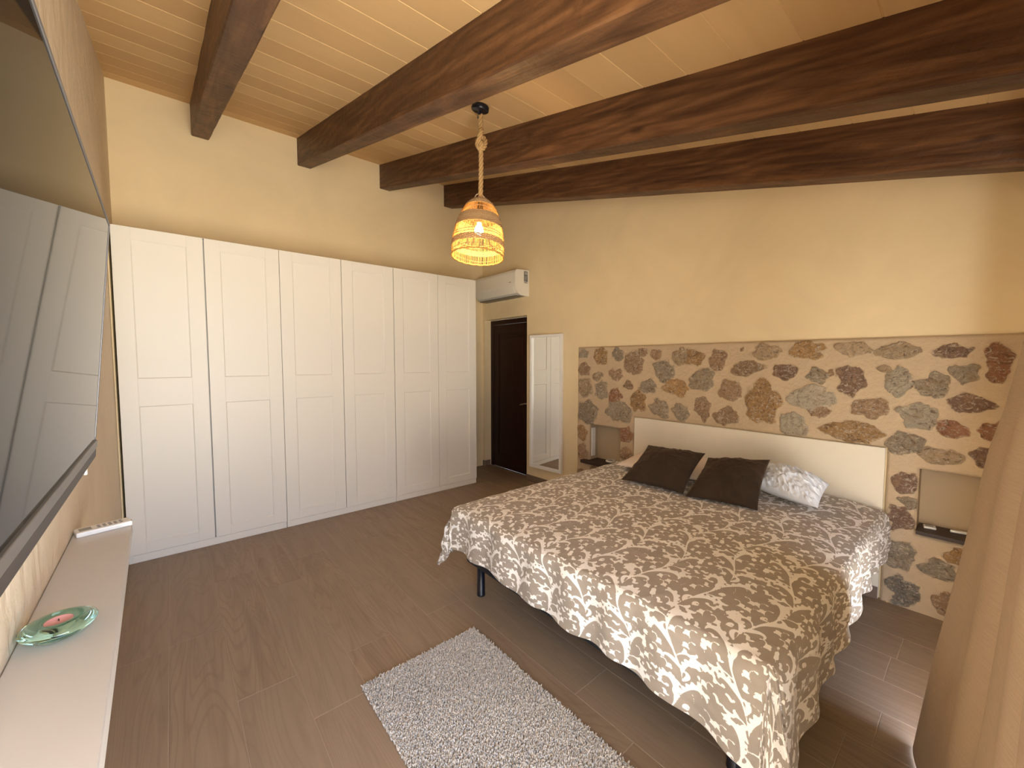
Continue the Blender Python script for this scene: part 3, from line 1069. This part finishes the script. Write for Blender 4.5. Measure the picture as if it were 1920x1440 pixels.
sh = empty('shade', (-.004, 0, zs), (math.radians(-2), math.radians(5.5), math.radians(0)))
sh.parent = lamp
SPR = [(.030, .004), (.055, -.010), (.082, -.034), (.104, -.066), (.124, -.108), (.140, -.155), (.152, -.205), (.160, -.255), (.164, -.305), (.163, -.345), (.161, -.362)]
sr = np.array([p[0] for p in SPR]); sz = np.array([p[1] for p in SPR])
su = np.concatenate([[0], np.cumsum(np.hypot(np.diff(sr), np.diff(sz)))])


def sprof(u):
    return np.interp(u, su, sr), np.interp(u, su, sz)


SU = su[-1]
uu = np.linspace(0, SU, 400)
for _ in range(1): pass


def z_to_u(z): return float(np.interp(-z, -sz, su))


items = []
NR = 112
for k in range(NR):
    a = 2 * PI * k / NR + RNG.uniform(-.010, .010)
    us = np.linspace(z_to_u(-.05), SU, 16)
    r_, z_ = sprof(us)
    da = a + RNG.uniform(-.012, .012) * np.linspace(0, 1, 16)
    items.append((np.stack([r_ * np.cos(da), r_ * np.sin(da), z_], 1), RNG.uniform(.0010, .0017), 5))
tubes('straw_ribs', items, M['straw'], sh)
items = []
for zc in (-.235, -.252, -.088, -.335):
    u = z_to_u(zc); r_, z_ = sprof(u)
    th_ = np.linspace(0, 2 * PI, 100)
    items.append((np.stack([(r_ + .002) * np.cos(th_), (r_ + .002) * np.sin(th_), z_ + .004 * np.sin(th_ * 3 + zc * 50)], 1), .0016, 6))
tubes('weaver_rings', items, M['straw_band'], sh)


def band(z0, z1, nm):
    """woven band as interlaced strands running round over ribs"""
    u0, u1 = z_to_u(z0), z_to_u(z1)
    nrow = max(2, int((u1 - u0) / .0048)); seg = 256
    V, F = [], []
    rows = np.linspace(u0, u1, nrow)
    items = []
    for i, u in enumerate(rows):
        r_, z_ = sprof(u)
        th_ = np.linspace(0, 2 * PI, seg)
        rr2 = r_ + .0022 * np.sign(np.sin(th_ * 32 + (i % 2) * PI)) * np.abs(np.sin(th_ * 32)) ** .5
        items.append((np.stack([rr2 * np.cos(th_), rr2 * np.sin(th_), np.full(seg, z_)], 1), .0030, 6))
    return tubes('woven_band', items, M['straw_band'], sh)


band(.003, -.052, 'cap')
band(-.118, -.185, 'mid')
band(-.272, -.302, 'low')
items = []
th_ = np.linspace(0, 2 * PI, 100)
for k in range(3):
    items.append((np.stack([(.161 + .002 * k) * np.cos(th_), (.161 + .002 * k) * np.sin(th_), -.362 + .003 * (k % 2) + .002 * np.sin(th_ * 20 + k)], 1), .0030, 6))
tubes('rim', items, M['straw'], sh)
hp = []
for u in np.linspace(0, 1, 24):
    a = PI * u
    hp.append((-.045 * math.cos(a) + .012 * u, .01 * math.sin(a), -.02 + .062 * math.sin(a) ** .8))
tubes('handle_loop', [(hp, .0028, 8)], mat('pale_cane', (.70, .58, .42), .6), sh)
lathe('bulb_socket', [(0, -.01), (.018, -.01), (.020, -.09), (.017, -.125), (0, -.125)], M['black'], sh, 20)
bz = -.185
bl = lathe('bulb', [(0, .042), (.013, .040), (.014, .026), (.024, .010), (.029, -.008), (.026, -.024), (.015, -.035), (0, -.038)], M['bulb'], sh, 24)
bl.location = (0, 0, bz)
pl = D.lights.new('bulb_light', 'POINT')
pl.energy = 12
pl.color = (1.0, .62, .27)
pl.shadow_soft_size = .03
plo = D.objects.new('bulb_light', pl); COL.objects.link(plo); plo.parent = sh
plo.location = (0, 0, bz - .055)

# ------------------------------------------------------------------ bed
bed = empty('bed', (2.28, 1.245, 0))
tag(bed, 'double bed with black base and round metal legs below the cream headboard', 'bed')
bxl, bxr, byl, byr = 1.345 - 2.28, 3.205 - 2.28, .455 - 1.245, 2.035 - 1.245
box('bed_base', (bxl, byl, .205), (bxr, byr, .335), M['black_fabric'], bed, .02, 3)
box('mattress', (bxl + .005, byl + .005, .336), (bxr, byr - .005, .520), M['mattress'], bed, .045, 4)
for (lx, ly) in [(1.412 - 2.28, 1.968 - 1.245), (1.475 - 2.28, .525 - 1.245), (3.13 - 2.28, 1.968 - 1.245), (3.13 - 2.28, .525 - 1.245)]:
    bm = bmesh.new()
    add_lathe(bm, [(0, 0), (.023, 0), (.025, .003), (.025, .012), (.0235, .014), (.0235, .206), (0, .206)], 24, (lx, ly, 0))
    from_bm('leg', bm, M['black'], bed, True)

# duvet ---------------------------------------------------------------
# scroll pattern as a signed distance tile (metres)
TW, THt, RES = .30, .44, .0014
nx, nyy = int(round(TW / RES)), int(round(THt / RES))
sdf = np.full((nx, nyy), .02)


def stamp(x, y, r):
    i0, j0 = x / RES, y / RES
    k = int((r + .007) / RES) + 1
    ii = np.arange(int(i0) - k, int(i0) + k + 1); jj = np.arange(int(j0) - k, int(j0) + k + 1)
    d = np.sqrt(((ii - i0)[:, None] * RES) ** 2 + ((jj - j0)[None, :] * RES) ** 2) - r
    a = np.ix_(ii % nx, jj % nyy)
    sdf[a] = np.minimum(sdf[a], d)


def stroke(P, rad):
    P = np.asarray(P, float); rad = np.asarray(rad, float)
    s = np.concatenate([[0], np.cumsum(np.linalg.norm(np.diff(P, axis=0), axis=1))])
    for q in np.linspace(0, s[-1], max(2, int(s[-1] / .0012))):
        stamp(np.interp(q, s, P[:, 0]), np.interp(q, s, P[:, 1]), np.interp(q, s, rad))


def arc(x, y, ang, length, curv, n=24):
    P = [(x, y)]; A = [ang]; a = ang; ds = length / n
    for i in range(n):
        a += (curv(i / n) if callable(curv) else curv) * ds
        x += math.cos(a) * ds; y += math.sin(a) * ds
        P.append((x, y)); A.append(a)
    return P, A


def leaf(x, y, ang, L, w, curv=0):
    """teardrop: thin base, full tip"""
    P, A = arc(x, y, ang, L, curv, 14)
    tt = np.linspace(0, 1, 15)
    stroke(P, .0005 + w * .5 * np.sin(PI * tt ** 1.5) ** .9)


def comma(x, y, ang, L, w, sgn):
    """hooked leaf ending in a curl"""
    P, A = arc(x, y, ang, L, lambda u: sgn * (.15 + 8.5 * u ** 2.0) / L, 26)
    tt = np.linspace(0, 1, 27)
    stroke(P, .0010 + w * .5 * np.sin(PI * (.08 + .86 * tt)) ** 1.3)
    stamp(P[-1][0], P[-1][1], w * .28)


def plume(x, y, ang, L, sgn, w=.011):
    """big lobed acanthus plume, tip curled over"""
    P, A = arc(x, y, ang, L, lambda u: sgn * (.2 + 10.5 * u ** 2.6) / L, 34)
    tt = np.linspace(0, 1, 35)
    stroke(P, .0012 + w * .5 * np.sin(PI * tt ** 1.7) ** 1.0)
    for q in range(8, 32, 5):
        p = P[q]; w_ = w * .5 * np.sin(PI * tt[q] ** 1.7)
        nx_, ny_ = math.cos(A[q] - sgn * PI / 2), math.sin(A[q] - sgn * PI / 2)
        leaf(p[0] + nx_ * w_ * .5, p[1] + ny_ * w_ * .5, A[q] - sgn * .75, .013, .0075, sgn * 40)


def scroll(x, y, ang, R0, sgn, turn=4.9):
    """C scroll wound up to a round bud with leaflets outside"""
    P, A = [(x, y)], [ang]; a = ang; n = 70
    for i in range(n):
        u = i / n
        r = R0 * (1.0 - .80 * u)
        da = turn / n
        a += sgn * da; ds = r * da
        x += math.cos(a) * ds; y += math.sin(a) * ds
        P.append((x, y)); A.append(a)
    tt = np.linspace(0, 1, n + 1)
    stroke(P, .0012 + .0022 * np.sin(PI * tt ** .9))
    stamp(P[-1][0], P[-1][1], .0050)
    for q, L in ((12, .020), (22, .022), (32, .019), (43, .014)):
        comma(P[q][0], P[q][1], A[q] - sgn * .35, L, .0075, -sgn * .6)
    for q, L in ((18, .012), (34, .010)):
        leaf(P[q][0], P[q][1], A[q] + sgn * .7, L, .006, -sgn * 20)
    return P, A


def sprig(x, y, ang, L, n=4, c=6):
    P, A = arc(x, y, ang, L, c, 20)
    stroke(P, np.linspace(.0013, .0008, 21))
    for k in range(n):
        q = int(4 + k * 14 / n); p = P[q]; s_ = .9 - .12 * k
        leaf(p[0], p[1], A[q] + .75, L * .26 * s_, .0062, -15); leaf(p[0], p[1], A[q] - .75, L * .26 * s_, .0062, 15)
    leaf(P[-1][0], P[-1][1], A[-1], L * .24, .0068)


def dots(x, y, ang, n, curv):
    P, A = arc(x, y, ang, n * .0058, curv, n)
    for i, p in enumerate(P): stamp(p[0], p[1], .0011 + .0008 * (i / n))


def vine(cx, y0, flip):
    f = -1 if flip else 1
    Y_ = np.linspace(0, THt, 160)
    X_ = cx + f * .028 * np.sin(2 * PI * (Y_ / THt))
    stroke(np.stack([X_, Y_ + y0], 1), .0016 + .0008 * np.cos(4 * PI * Y_ / THt))

    def at(v):
        yy = v * THt
        x = cx + f * .028 * math.sin(2 * PI * v)
        sl = f * .028 * 2 * PI / THt * math.cos(2 * PI * v)
        return x, yy + y0, math.atan2(1, sl)
    def A(v, da, fn, *a):
        x, y, an = at(v); fn(x, y, an + f * da, *a)
    A(.02, -.45, scroll, .036, f * -1.0)
    A(.06, .20, plume, .125, f * 1, .013)
    A(.12, .70, comma, .050, .009, f * -1)
    A(.15, -.15, plume, .110, f * -1, .012)
    A(.22, .45, scroll, .033, f * 1.0)
    A(.27, -.70, comma, .045, .009, f * 1)
    A(.31, -.25, plume, .085, f * -1, .010)
    A(.36, .30, comma, .060, .010, f * 1)
    A(.43, -.50, scroll, .030, f * -1)
    A(.46, .15, plume, .125, f * 1, .013)
    A(.55, .65, comma, .050, .009, f * -1)
    A(.58, -.20, plume, .115, f * -1, .012)
    A(.66, .50, scroll, .034, f * 1.0)
    A(.72, -.65, comma, .050, .010, f * 1)
    A(.76, .15, plume, .095, f * 1, .011)
    A(.80, -.45, scroll, .026, f * -1)
    A(.87, .60, comma, .045, .009, f * -1)
    A(.92, -.25, plume, .080, f * -1, .010)


vine(.075, .0, False)
vine(.225, .22, True)
for a_ in [(.150, .030, 1.3, .045), (.010, .120, 1.1, .042), (.150, .185, 1.9, .045), (.006, .262, 1.5, .040), (.150, .330, 1.2, .045), (.155, .405, 1.9, .035), (.292, .010, 1.9, .038), (.300, .365, 1.4, .040)]:
    sprig(*a_)
for a_ in [(.125, .120, .4, 7, 25), (.175, .275, 2.2, 7, -25), (.280, .200, 1.2, 6, 22), (.020, .400, 1.0, 6, -22)]:
    dots(*a_)
# small curls and leaflets settle in whatever gaps are left
rs = np.random.RandomState(5)


def gap(i, j, k):
    ii = np.arange(i - k, i + k + 1) % nx; jj = np.arange(j - k, j + k + 1) % nyy
    return sdf[np.ix_(ii, jj)].min()


for _ in range(2500):
    i, j = rs.randint(nx), rs.randint(nyy)
    if gap(i, j, 11) > .0006:
        x_, y_ = i * RES, j * RES
        f_ = rs.choice([-1, 1])
        P_, A_ = arc(x_ - f_ * .006, y_ - .015, 1.57 + f_ * .5, .040, lambda u: -f_ * (20 + 150 * u * u), 24)
        stroke(P_, np.linspace(.0010, .0017, 25)); stamp(P_[-1][0], P_[-1][1], .0030)
        comma(P_[4][0], P_[4][1], A_[4] + f_ * .6, .018, .0060, f_)
        comma(P_[9][0], P_[9][1], A_[9] + f_ * .7, .014, .0055, f_)
for _ in range(2500):
    i, j = rs.randint(nx), rs.randint(nyy)
    if gap(i, j, 8) > .0012:
        a0 = rs.choice([1.1, 1.57, 2.0]) + rs.uniform(-.4, .4); L0 = rs.uniform(.018, .026)
        comma(i * RES - .4 * L0 * math.cos(a0), j * RES - .4 * L0 * math.sin(a0), a0, L0, .0062, rs.choice([-1, 1]))
        leaf(i * RES - .45 * L0 * math.cos(a0), j * RES - .45 * L0 * math.sin(a0), a0 + .9, L0 * .7, .005)

# cloth sheet: s runs foot -> head, tt runs near -> far
TOPZ = .566
FX, HX = 1.315, 3.19          # edges of the mattress top (foot, head)
NYE, FYE = .385, 2.060
res = .0045
s_arr = np.arange(-.42, HX - FX + .001, res)
t_arr = np.arange(-.52, FYE - NYE + .42, res)
S, T = np.meshgrid(s_arr, t_arr, indexing='ij')
# let the sheet keep a free outline by squeezing the overhang
Sx = S + FX
Wd = FYE - NYE
ov_f0, ov_f1 = .285, .315                 # overhang at the foot (far end, near end)
frac = np.clip(T / Wd, 0, 1)
ofoot = ov_f1 * (1 - frac) + ov_f0 * frac + .055 * np.exp(-np.clip(T, 0, 9) / .12) + .008 * np.sin(T * 7 + 1) + .003 * np.sin(T * 19)
hfr = np.clip(S / (HX - FX), 0, 1)
onear = .250 + .125 * (1 - hfr) ** 2 + .014 * np.sin(S * 8 + .5) + .008 * np.sin(S * 21)
ofar = .25 + .05 * (1 - hfr)
du = np.where(S < 0, -S / .42 * ofoot, 0)
dn = np.where(T < 0, -T / .52 * onear, 0)
df = np.where(T > Wd, (T - Wd) / .42 * ofar, 0)
dv = dn + df
drop = np.sqrt(du ** 2 + dv ** 2)
cornerness = np.minimum(du, dv) / (np.maximum(du, dv) + 1e-9)
rr_ = .055
# rounded shoulder then nearly vertical fall
ang_ = np.clip(drop / rr_, 0, PI / 2)
outw = rr_ * np.sin(ang_) * .75 + np.maximum(drop - rr_ * PI / 2, 0) * (.05 + .18 * cornerness)
down = rr_ * (1 - np.cos(ang_)) + np.maximum(drop - rr_ * PI / 2, 0) * .985
dirx = np.where(drop > 0, du / (drop + 1e-9), 0)
diry = np.where(drop > 0, dv / (drop + 1e-9), 0)
sgn_t = np.where(T < 0, -1.0, 1.0)
bx_ = np.maximum(S, 0) + FX
by_ = np.clip(T, 0, Wd) + NYE
X3 = bx_ - dirx * outw
Y3 = by_ + sgn_t * diry * outw
inX = np.clip(S, 0, 3); inY = np.clip(np.minimum(T, Wd - T), 0, 1)
puff = .028 * (1 - np.exp(-np.minimum(inX, .5) / .12)) * (1 - np.exp(-inY / .14))
Z3 = TOPZ - .006 + puff - down
# wrinkles and quilting softness
wr = .0060 * vnoise(S, T, 4.2, 21, 4) + .0035 * vnoise(S * .5 + T, T * .4 - S, 9, 22, 3)
wr += .0035 * (1 - np.abs(vnoise(S + .3 * T, T, 6.5, 23, 3))) ** 6
fall = np.clip(drop / .12, 0, 1)
side_w = fall * (.011 * np.sin((np.where(du > dv, T, S)) * 27 + 2 * vnoise(S, T, 3, 24)) + .009 * vnoise(S, T, 9, 25))
Z3 = Z3 + wr * (1 - .6 * fall)
X3 = X3 - dirx * side_w + 0
Y3 = Y3 + sgn_t * diry * side_w
corner_fold = fall * cornerness * .022 * np.sin(np.arctan2(dv, du + 1e-6) * 9)
X3 += -diry * corner_fold * 0 - dirx * corner_fold
Y3 += sgn_t * diry * corner_fold
Z3 = np.maximum(Z3, .004 + .004 * vnoise(S, T, 20, 3, 2))
# edge rows of head end tuck against the board
X3 = np.minimum(X3, 3.198)
# pattern lookup
ps = (S / .42 * .42) ; pt = T
PSC = 1.38
pu = (pt + 5.0) / PSC / RES; pv = (ps + 5.0) / PSC / RES
i0 = np.floor(pu).astype(int); j0 = np.floor(pv).astype(int); fu = pu - i0; fv = pv - j0
sd = (sdf[i0 % nx, j0 % nyy] * (1 - fu) + sdf[(i0 + 1) % nx, j0 % nyy] * fu) * (1 - fv) + (sdf[i0 % nx, (j0 + 1) % nyy] * (1 - fu) + sdf[(i0 + 1) % nx, (j0 + 1) % nyy] * fu) * fv
pat = np.clip(.5 + sd / .010, 0, 1)
ns, nt = S.shape
idx = np.arange(ns * nt).reshape(ns, nt)
Fq = np.stack([idx[:-1, :-1], idx[1:, :-1], idx[1:, 1:], idx[:-1, 1:]], -1).reshape(-1, 4)
Vd = np.stack([X3, Y3, Z3], -1).reshape(-1, 3)
dvt = from_np('duvet', Vd, Fq, M['duvet'], None, True)
a_ = dvt.data.attributes.new('pattern', 'FLOAT', 'POINT'); a_.data.foreach_set('value', pat.ravel().astype(np.float32))
uvl = dvt.data.uv_layers.new(name='UVMap')
uvv = np.stack([S, T], -1).reshape(-1, 2)[Fq.ravel()]
uvl.data.foreach_set('uv', uvv.astype(np.float32).ravel())
so = dvt.modifiers.new('thickness', 'SOLIDIFY'); so.thickness = .016; so.offset = -1
tag(dvt, 'taupe duvet with white scrolling leaf pattern spread over the bed', 'duvet')


def cushion(name, A, B, C_, Dd, thick, m, label, cat, wr_amp=.004, wr_sc=5, pinch=.06, seed=1, n=56, group=None, frontbias=.6):
    A, B, C_, Dd = [np.array(p, float) for p in (A, B, C_, Dd)]
    u = np.linspace(-1, 1, n + 1)
    U, V_ = np.meshgrid(u, u, indexing='ij')
    # U along A->D, V along A->B
    a = (U + 1) / 2; b = (V_ + 1) / 2
    # pull the sides in so the corners look pointed
    k = pinch
    a2 = .5 + (a - .5) * (1 - k * (1 - V_ ** 2)); b2 = .5 + (b - .5) * (1 - k * (1 - U ** 2))
    P = ((1 - a2) * (1 - b2))[..., None] * A + ((1 - a2) * b2)[..., None] * B + (a2 * b2)[..., None] * C_ + (a2 * (1 - b2))[..., None] * Dd
    N = np.cross(Dd - A, B - A); N /= np.linalg.norm(N)
    if N[2] < 0: N = -N
    prof = ((1 - U ** 2) ** .62) * ((1 - V_ ** 2) ** .62)
    wv = wr_amp * (vnoise(U * .5 + 3, V_ * .5, wr_sc, seed, 4) + .8 * (1 - np.abs(vnoise(U * .5 + V_ * .2, V_ * .35, wr_sc * 1.4, seed + 9, 3))) ** 5)
    env = np.clip(prof * 4, 0, 1)
    up_ = P + N * (thick * frontbias * prof + wv * env)[..., None]
    dn_ = P - N * (thick * (1 - frontbias) * prof)[..., None]
    V1 = up_.reshape(-1, 3); V2 = dn_.reshape(-1, 3)
    idx = np.arange((n + 1) ** 2).reshape(n + 1, n + 1)
    F1 = np.stack([idx[:-1, :-1], idx[1:, :-1], idx[1:, 1:], idx[:-1, 1:]], -1).reshape(-1, 4)
    F2 = F1[:, ::-1] + len(V1)
    cen = (A + B + C_ + Dd) / 4
    o = from_np(name, np.concatenate([V1, V2]) - cen, np.concatenate([F1, F2]), m, None, True)
    bm = bmesh.new(); bm.from_mesh(o.data)
    bmesh.ops.remove_doubles(bm, verts=bm.verts, dist=.0004)
    bmesh.ops.recalc_face_normals(bm, faces=bm.faces)
    bm.to_mesh(o.data); bm.free()
    o.location = cen
    tag(o, label, cat, group)
    return o


cushion('cushion', (2.385, 1.640, .612), (2.775, 1.665, .800), (2.775, 1.232, .812), (2.420, 1.205, .612), .13, M['velvet'],
        'dark brown velvet cushion on the bed, nearer the dark door', 'cushion', .009, 5, .07, 3, group='brown velvet cushions')
cushion('cushion', (2.425, 1.195, .600), (2.800, 1.225, .780), (2.850, .865, .826), (2.500, .812, .600), .13, M['velvet'],
        'dark brown velvet cushion on the bed, touching the pale blue pillow', 'cushion', .009, 5, .07, 5, group='brown velvet cushions')
cushion('pillow', (2.635, 1.865, .632), (3.150, 1.885, .680), (3.170, 1.23, .665), (2.720, 1.22, .630), .13, M['pillow_pink'],
        'pale pinkish pillow half hidden behind the left brown cushion', 'pillow', .005, 5, .05, 8)
cushion('pillow', (2.820, .990, .650), (3.100, 1.010, .712), (2.960, .585, .715), (2.675, .575, .640), .17, M['pillow_blue'],
        'crumpled pale blue pillow against the cream headboard', 'pillow', .020, 7, .04, 13, n=110)

# ------------------------------------------------------------------ rug
rx0, rx1, ry0, ry1 = .592, 1.192, .52, 1.732
step = .0056
gx, gyy = np.meshgrid(np.arange(rx0, rx1, step), np.arange(ry0, ry1, step), indexing='ij')
n = gx.size
px_ = gx.ravel() + RNG.uniform(-.003, .003, n); py_ = gyy.ravel() + RNG.uniform(-.003, .003, n)
hgt = RNG.uniform(.010, .017, n)
la = RNG.uniform(0, 2 * PI, n); ll = RNG.uniform(.001, .009, n)
rad0 = RNG.uniform(.0022, .0034, n)
sides = 5
ang5 = np.arange(sides) / sides * 2 * PI
levels = [(0, 0, 1.0), (.45, .25, 1.15), (.85, .7, .95), (1.0, 1.0, .35)]
VV = []
for (hf, lf, rf) in levels:
    cx_ = px_ + ll * lf * np.cos(la); cy_ = py_ + ll * lf * np.sin(la); cz_ = .003 + hgt * hf
    VV.append(np.stack([cx_[:, None] + (rad0 * rf)[:, None] * np.cos(ang5)[None], cy_[:, None] + (rad0 * rf)[:, None] * np.sin(ang5)[None], np.repeat(cz_[:, None], sides, 1)], -1))
VV = np.stack(VV, 1)   # n, levels, sides, 3
base_i = (np.arange(n) * len(levels) * sides)[:, None]
qf = []
for l_ in range(len(levels) - 1):
    for j in range(sides):
        qf.append((l_ * sides + j, l_ * sides + (j + 1) % sides, (l_ + 1) * sides + (j + 1) % sides, (l_ + 1) * sides + j))
qf = np.array(qf)
FF = (base_i[:, None, :] + qf[None]).reshape(-1, 4)
tone_v = np.repeat(np.clip(RNG.normal(.55, .25, n) + .12 * vnoise(px_, py_, 6, 3), 0, 1), len(levels) * sides)
hshade = np.zeros(len(tone_v))
rg = empty('rug', (.892, 1.126, 0))
tag(rg, 'light grey shaggy rug on the wood floor beside the bed', 'rug')
pile = from_np('pile', VV.reshape(-1, 3) - np.array([.892, 1.126, 0]), FF, M['rug'], rg, True)
a_ = pile.data.attributes.new('tone', 'FLOAT', 'POINT'); a_.data.foreach_set('value', tone_v.astype(np.float32))
pile['kind'] = 'stuff'
box('backing', (rx0 - .892 - .001, ry0 - 1.126 - .001, .0005), (rx1 - .892, ry1 - 1.126, .005), mat('rug_backing', (.36, .31, .27), .9), rg)

# ------------------------------------------------------------------ curtain at the right
nxc, nzc = 260, 120
xc = np.linspace(0, 1, nxc); zc = np.linspace(.008, 2.22, nzc)
XC, ZC = np.meshgrid(xc, zc, indexing='ij')
x_w = .66 + 1.39 * XC
azs = np.interp(ZC, [0, .36, .76, 1.16, 1.29, 1.49, 1.8, 2.25], [.060, .0428, .0187, -.004, -.0165, -.030, -.040, -.048])
ph = XC * 2 * PI * 3.2 + 1.1 * np.sin(XC * 5 + ZC * .5)
foldy = -.010 * (1 - np.cos(ph)) * (.5 + .5 * XC) - .045 * np.exp(-((XC - .60) / .05) ** 2) - .03 * np.exp(-((XC - .25) / .05) ** 2) - .002 * np.sin(ph * 2.3 + ZC)
spread = np.interp(ZC, [0, .5, 1.0, 1.5, 2.2], [.120, .090, .068, .052, .036])
y_w = (azs - spread * (1 - XC) ** 1.2) * x_w + foldy
y_w = np.maximum(y_w, NEAR_Y + .012)
x_w = x_w + .018 * np.sin(ph * 1.0 + .8)
idx = np.arange(nxc * nzc).reshape(nxc, nzc)
Fq = np.stack([idx[:-1, :-1], idx[1:, :-1], idx[1:, 1:], idx[:-1, 1:]], -1).reshape(-1, 4)
cur = from_np('curtain', np.stack([x_w, y_w, ZC], -1).reshape(-1, 3), Fq, M['linen'], None, True)
uvl = cur.data.uv_layers.new(name='UVMap')
arc_ = np.concatenate([np.zeros((1, nzc)), np.cumsum(np.hypot(np.diff(x_w, axis=0), np.diff(y_w, axis=0)), axis=0)])
uvv = np.stack([arc_, ZC], -1).reshape(-1, 2)[Fq.ravel()]
uvl.data.foreach_set('uv', uvv.astype(np.float32).ravel())
cm = cur.modifiers.new('thickness', 'SOLIDIFY'); cm.thickness = .0018
tag(cur, 'floor length tan linen curtain drawn to the right of the terrace opening', 'curtain')
rod = tubes('curtain_rod', [([(-.22, -.085, 2.232), (3.1, -.085, 2.232)], .012, 12)], M['black'])
tag(rod, 'black curtain rod above the terrace opening', 'rod')
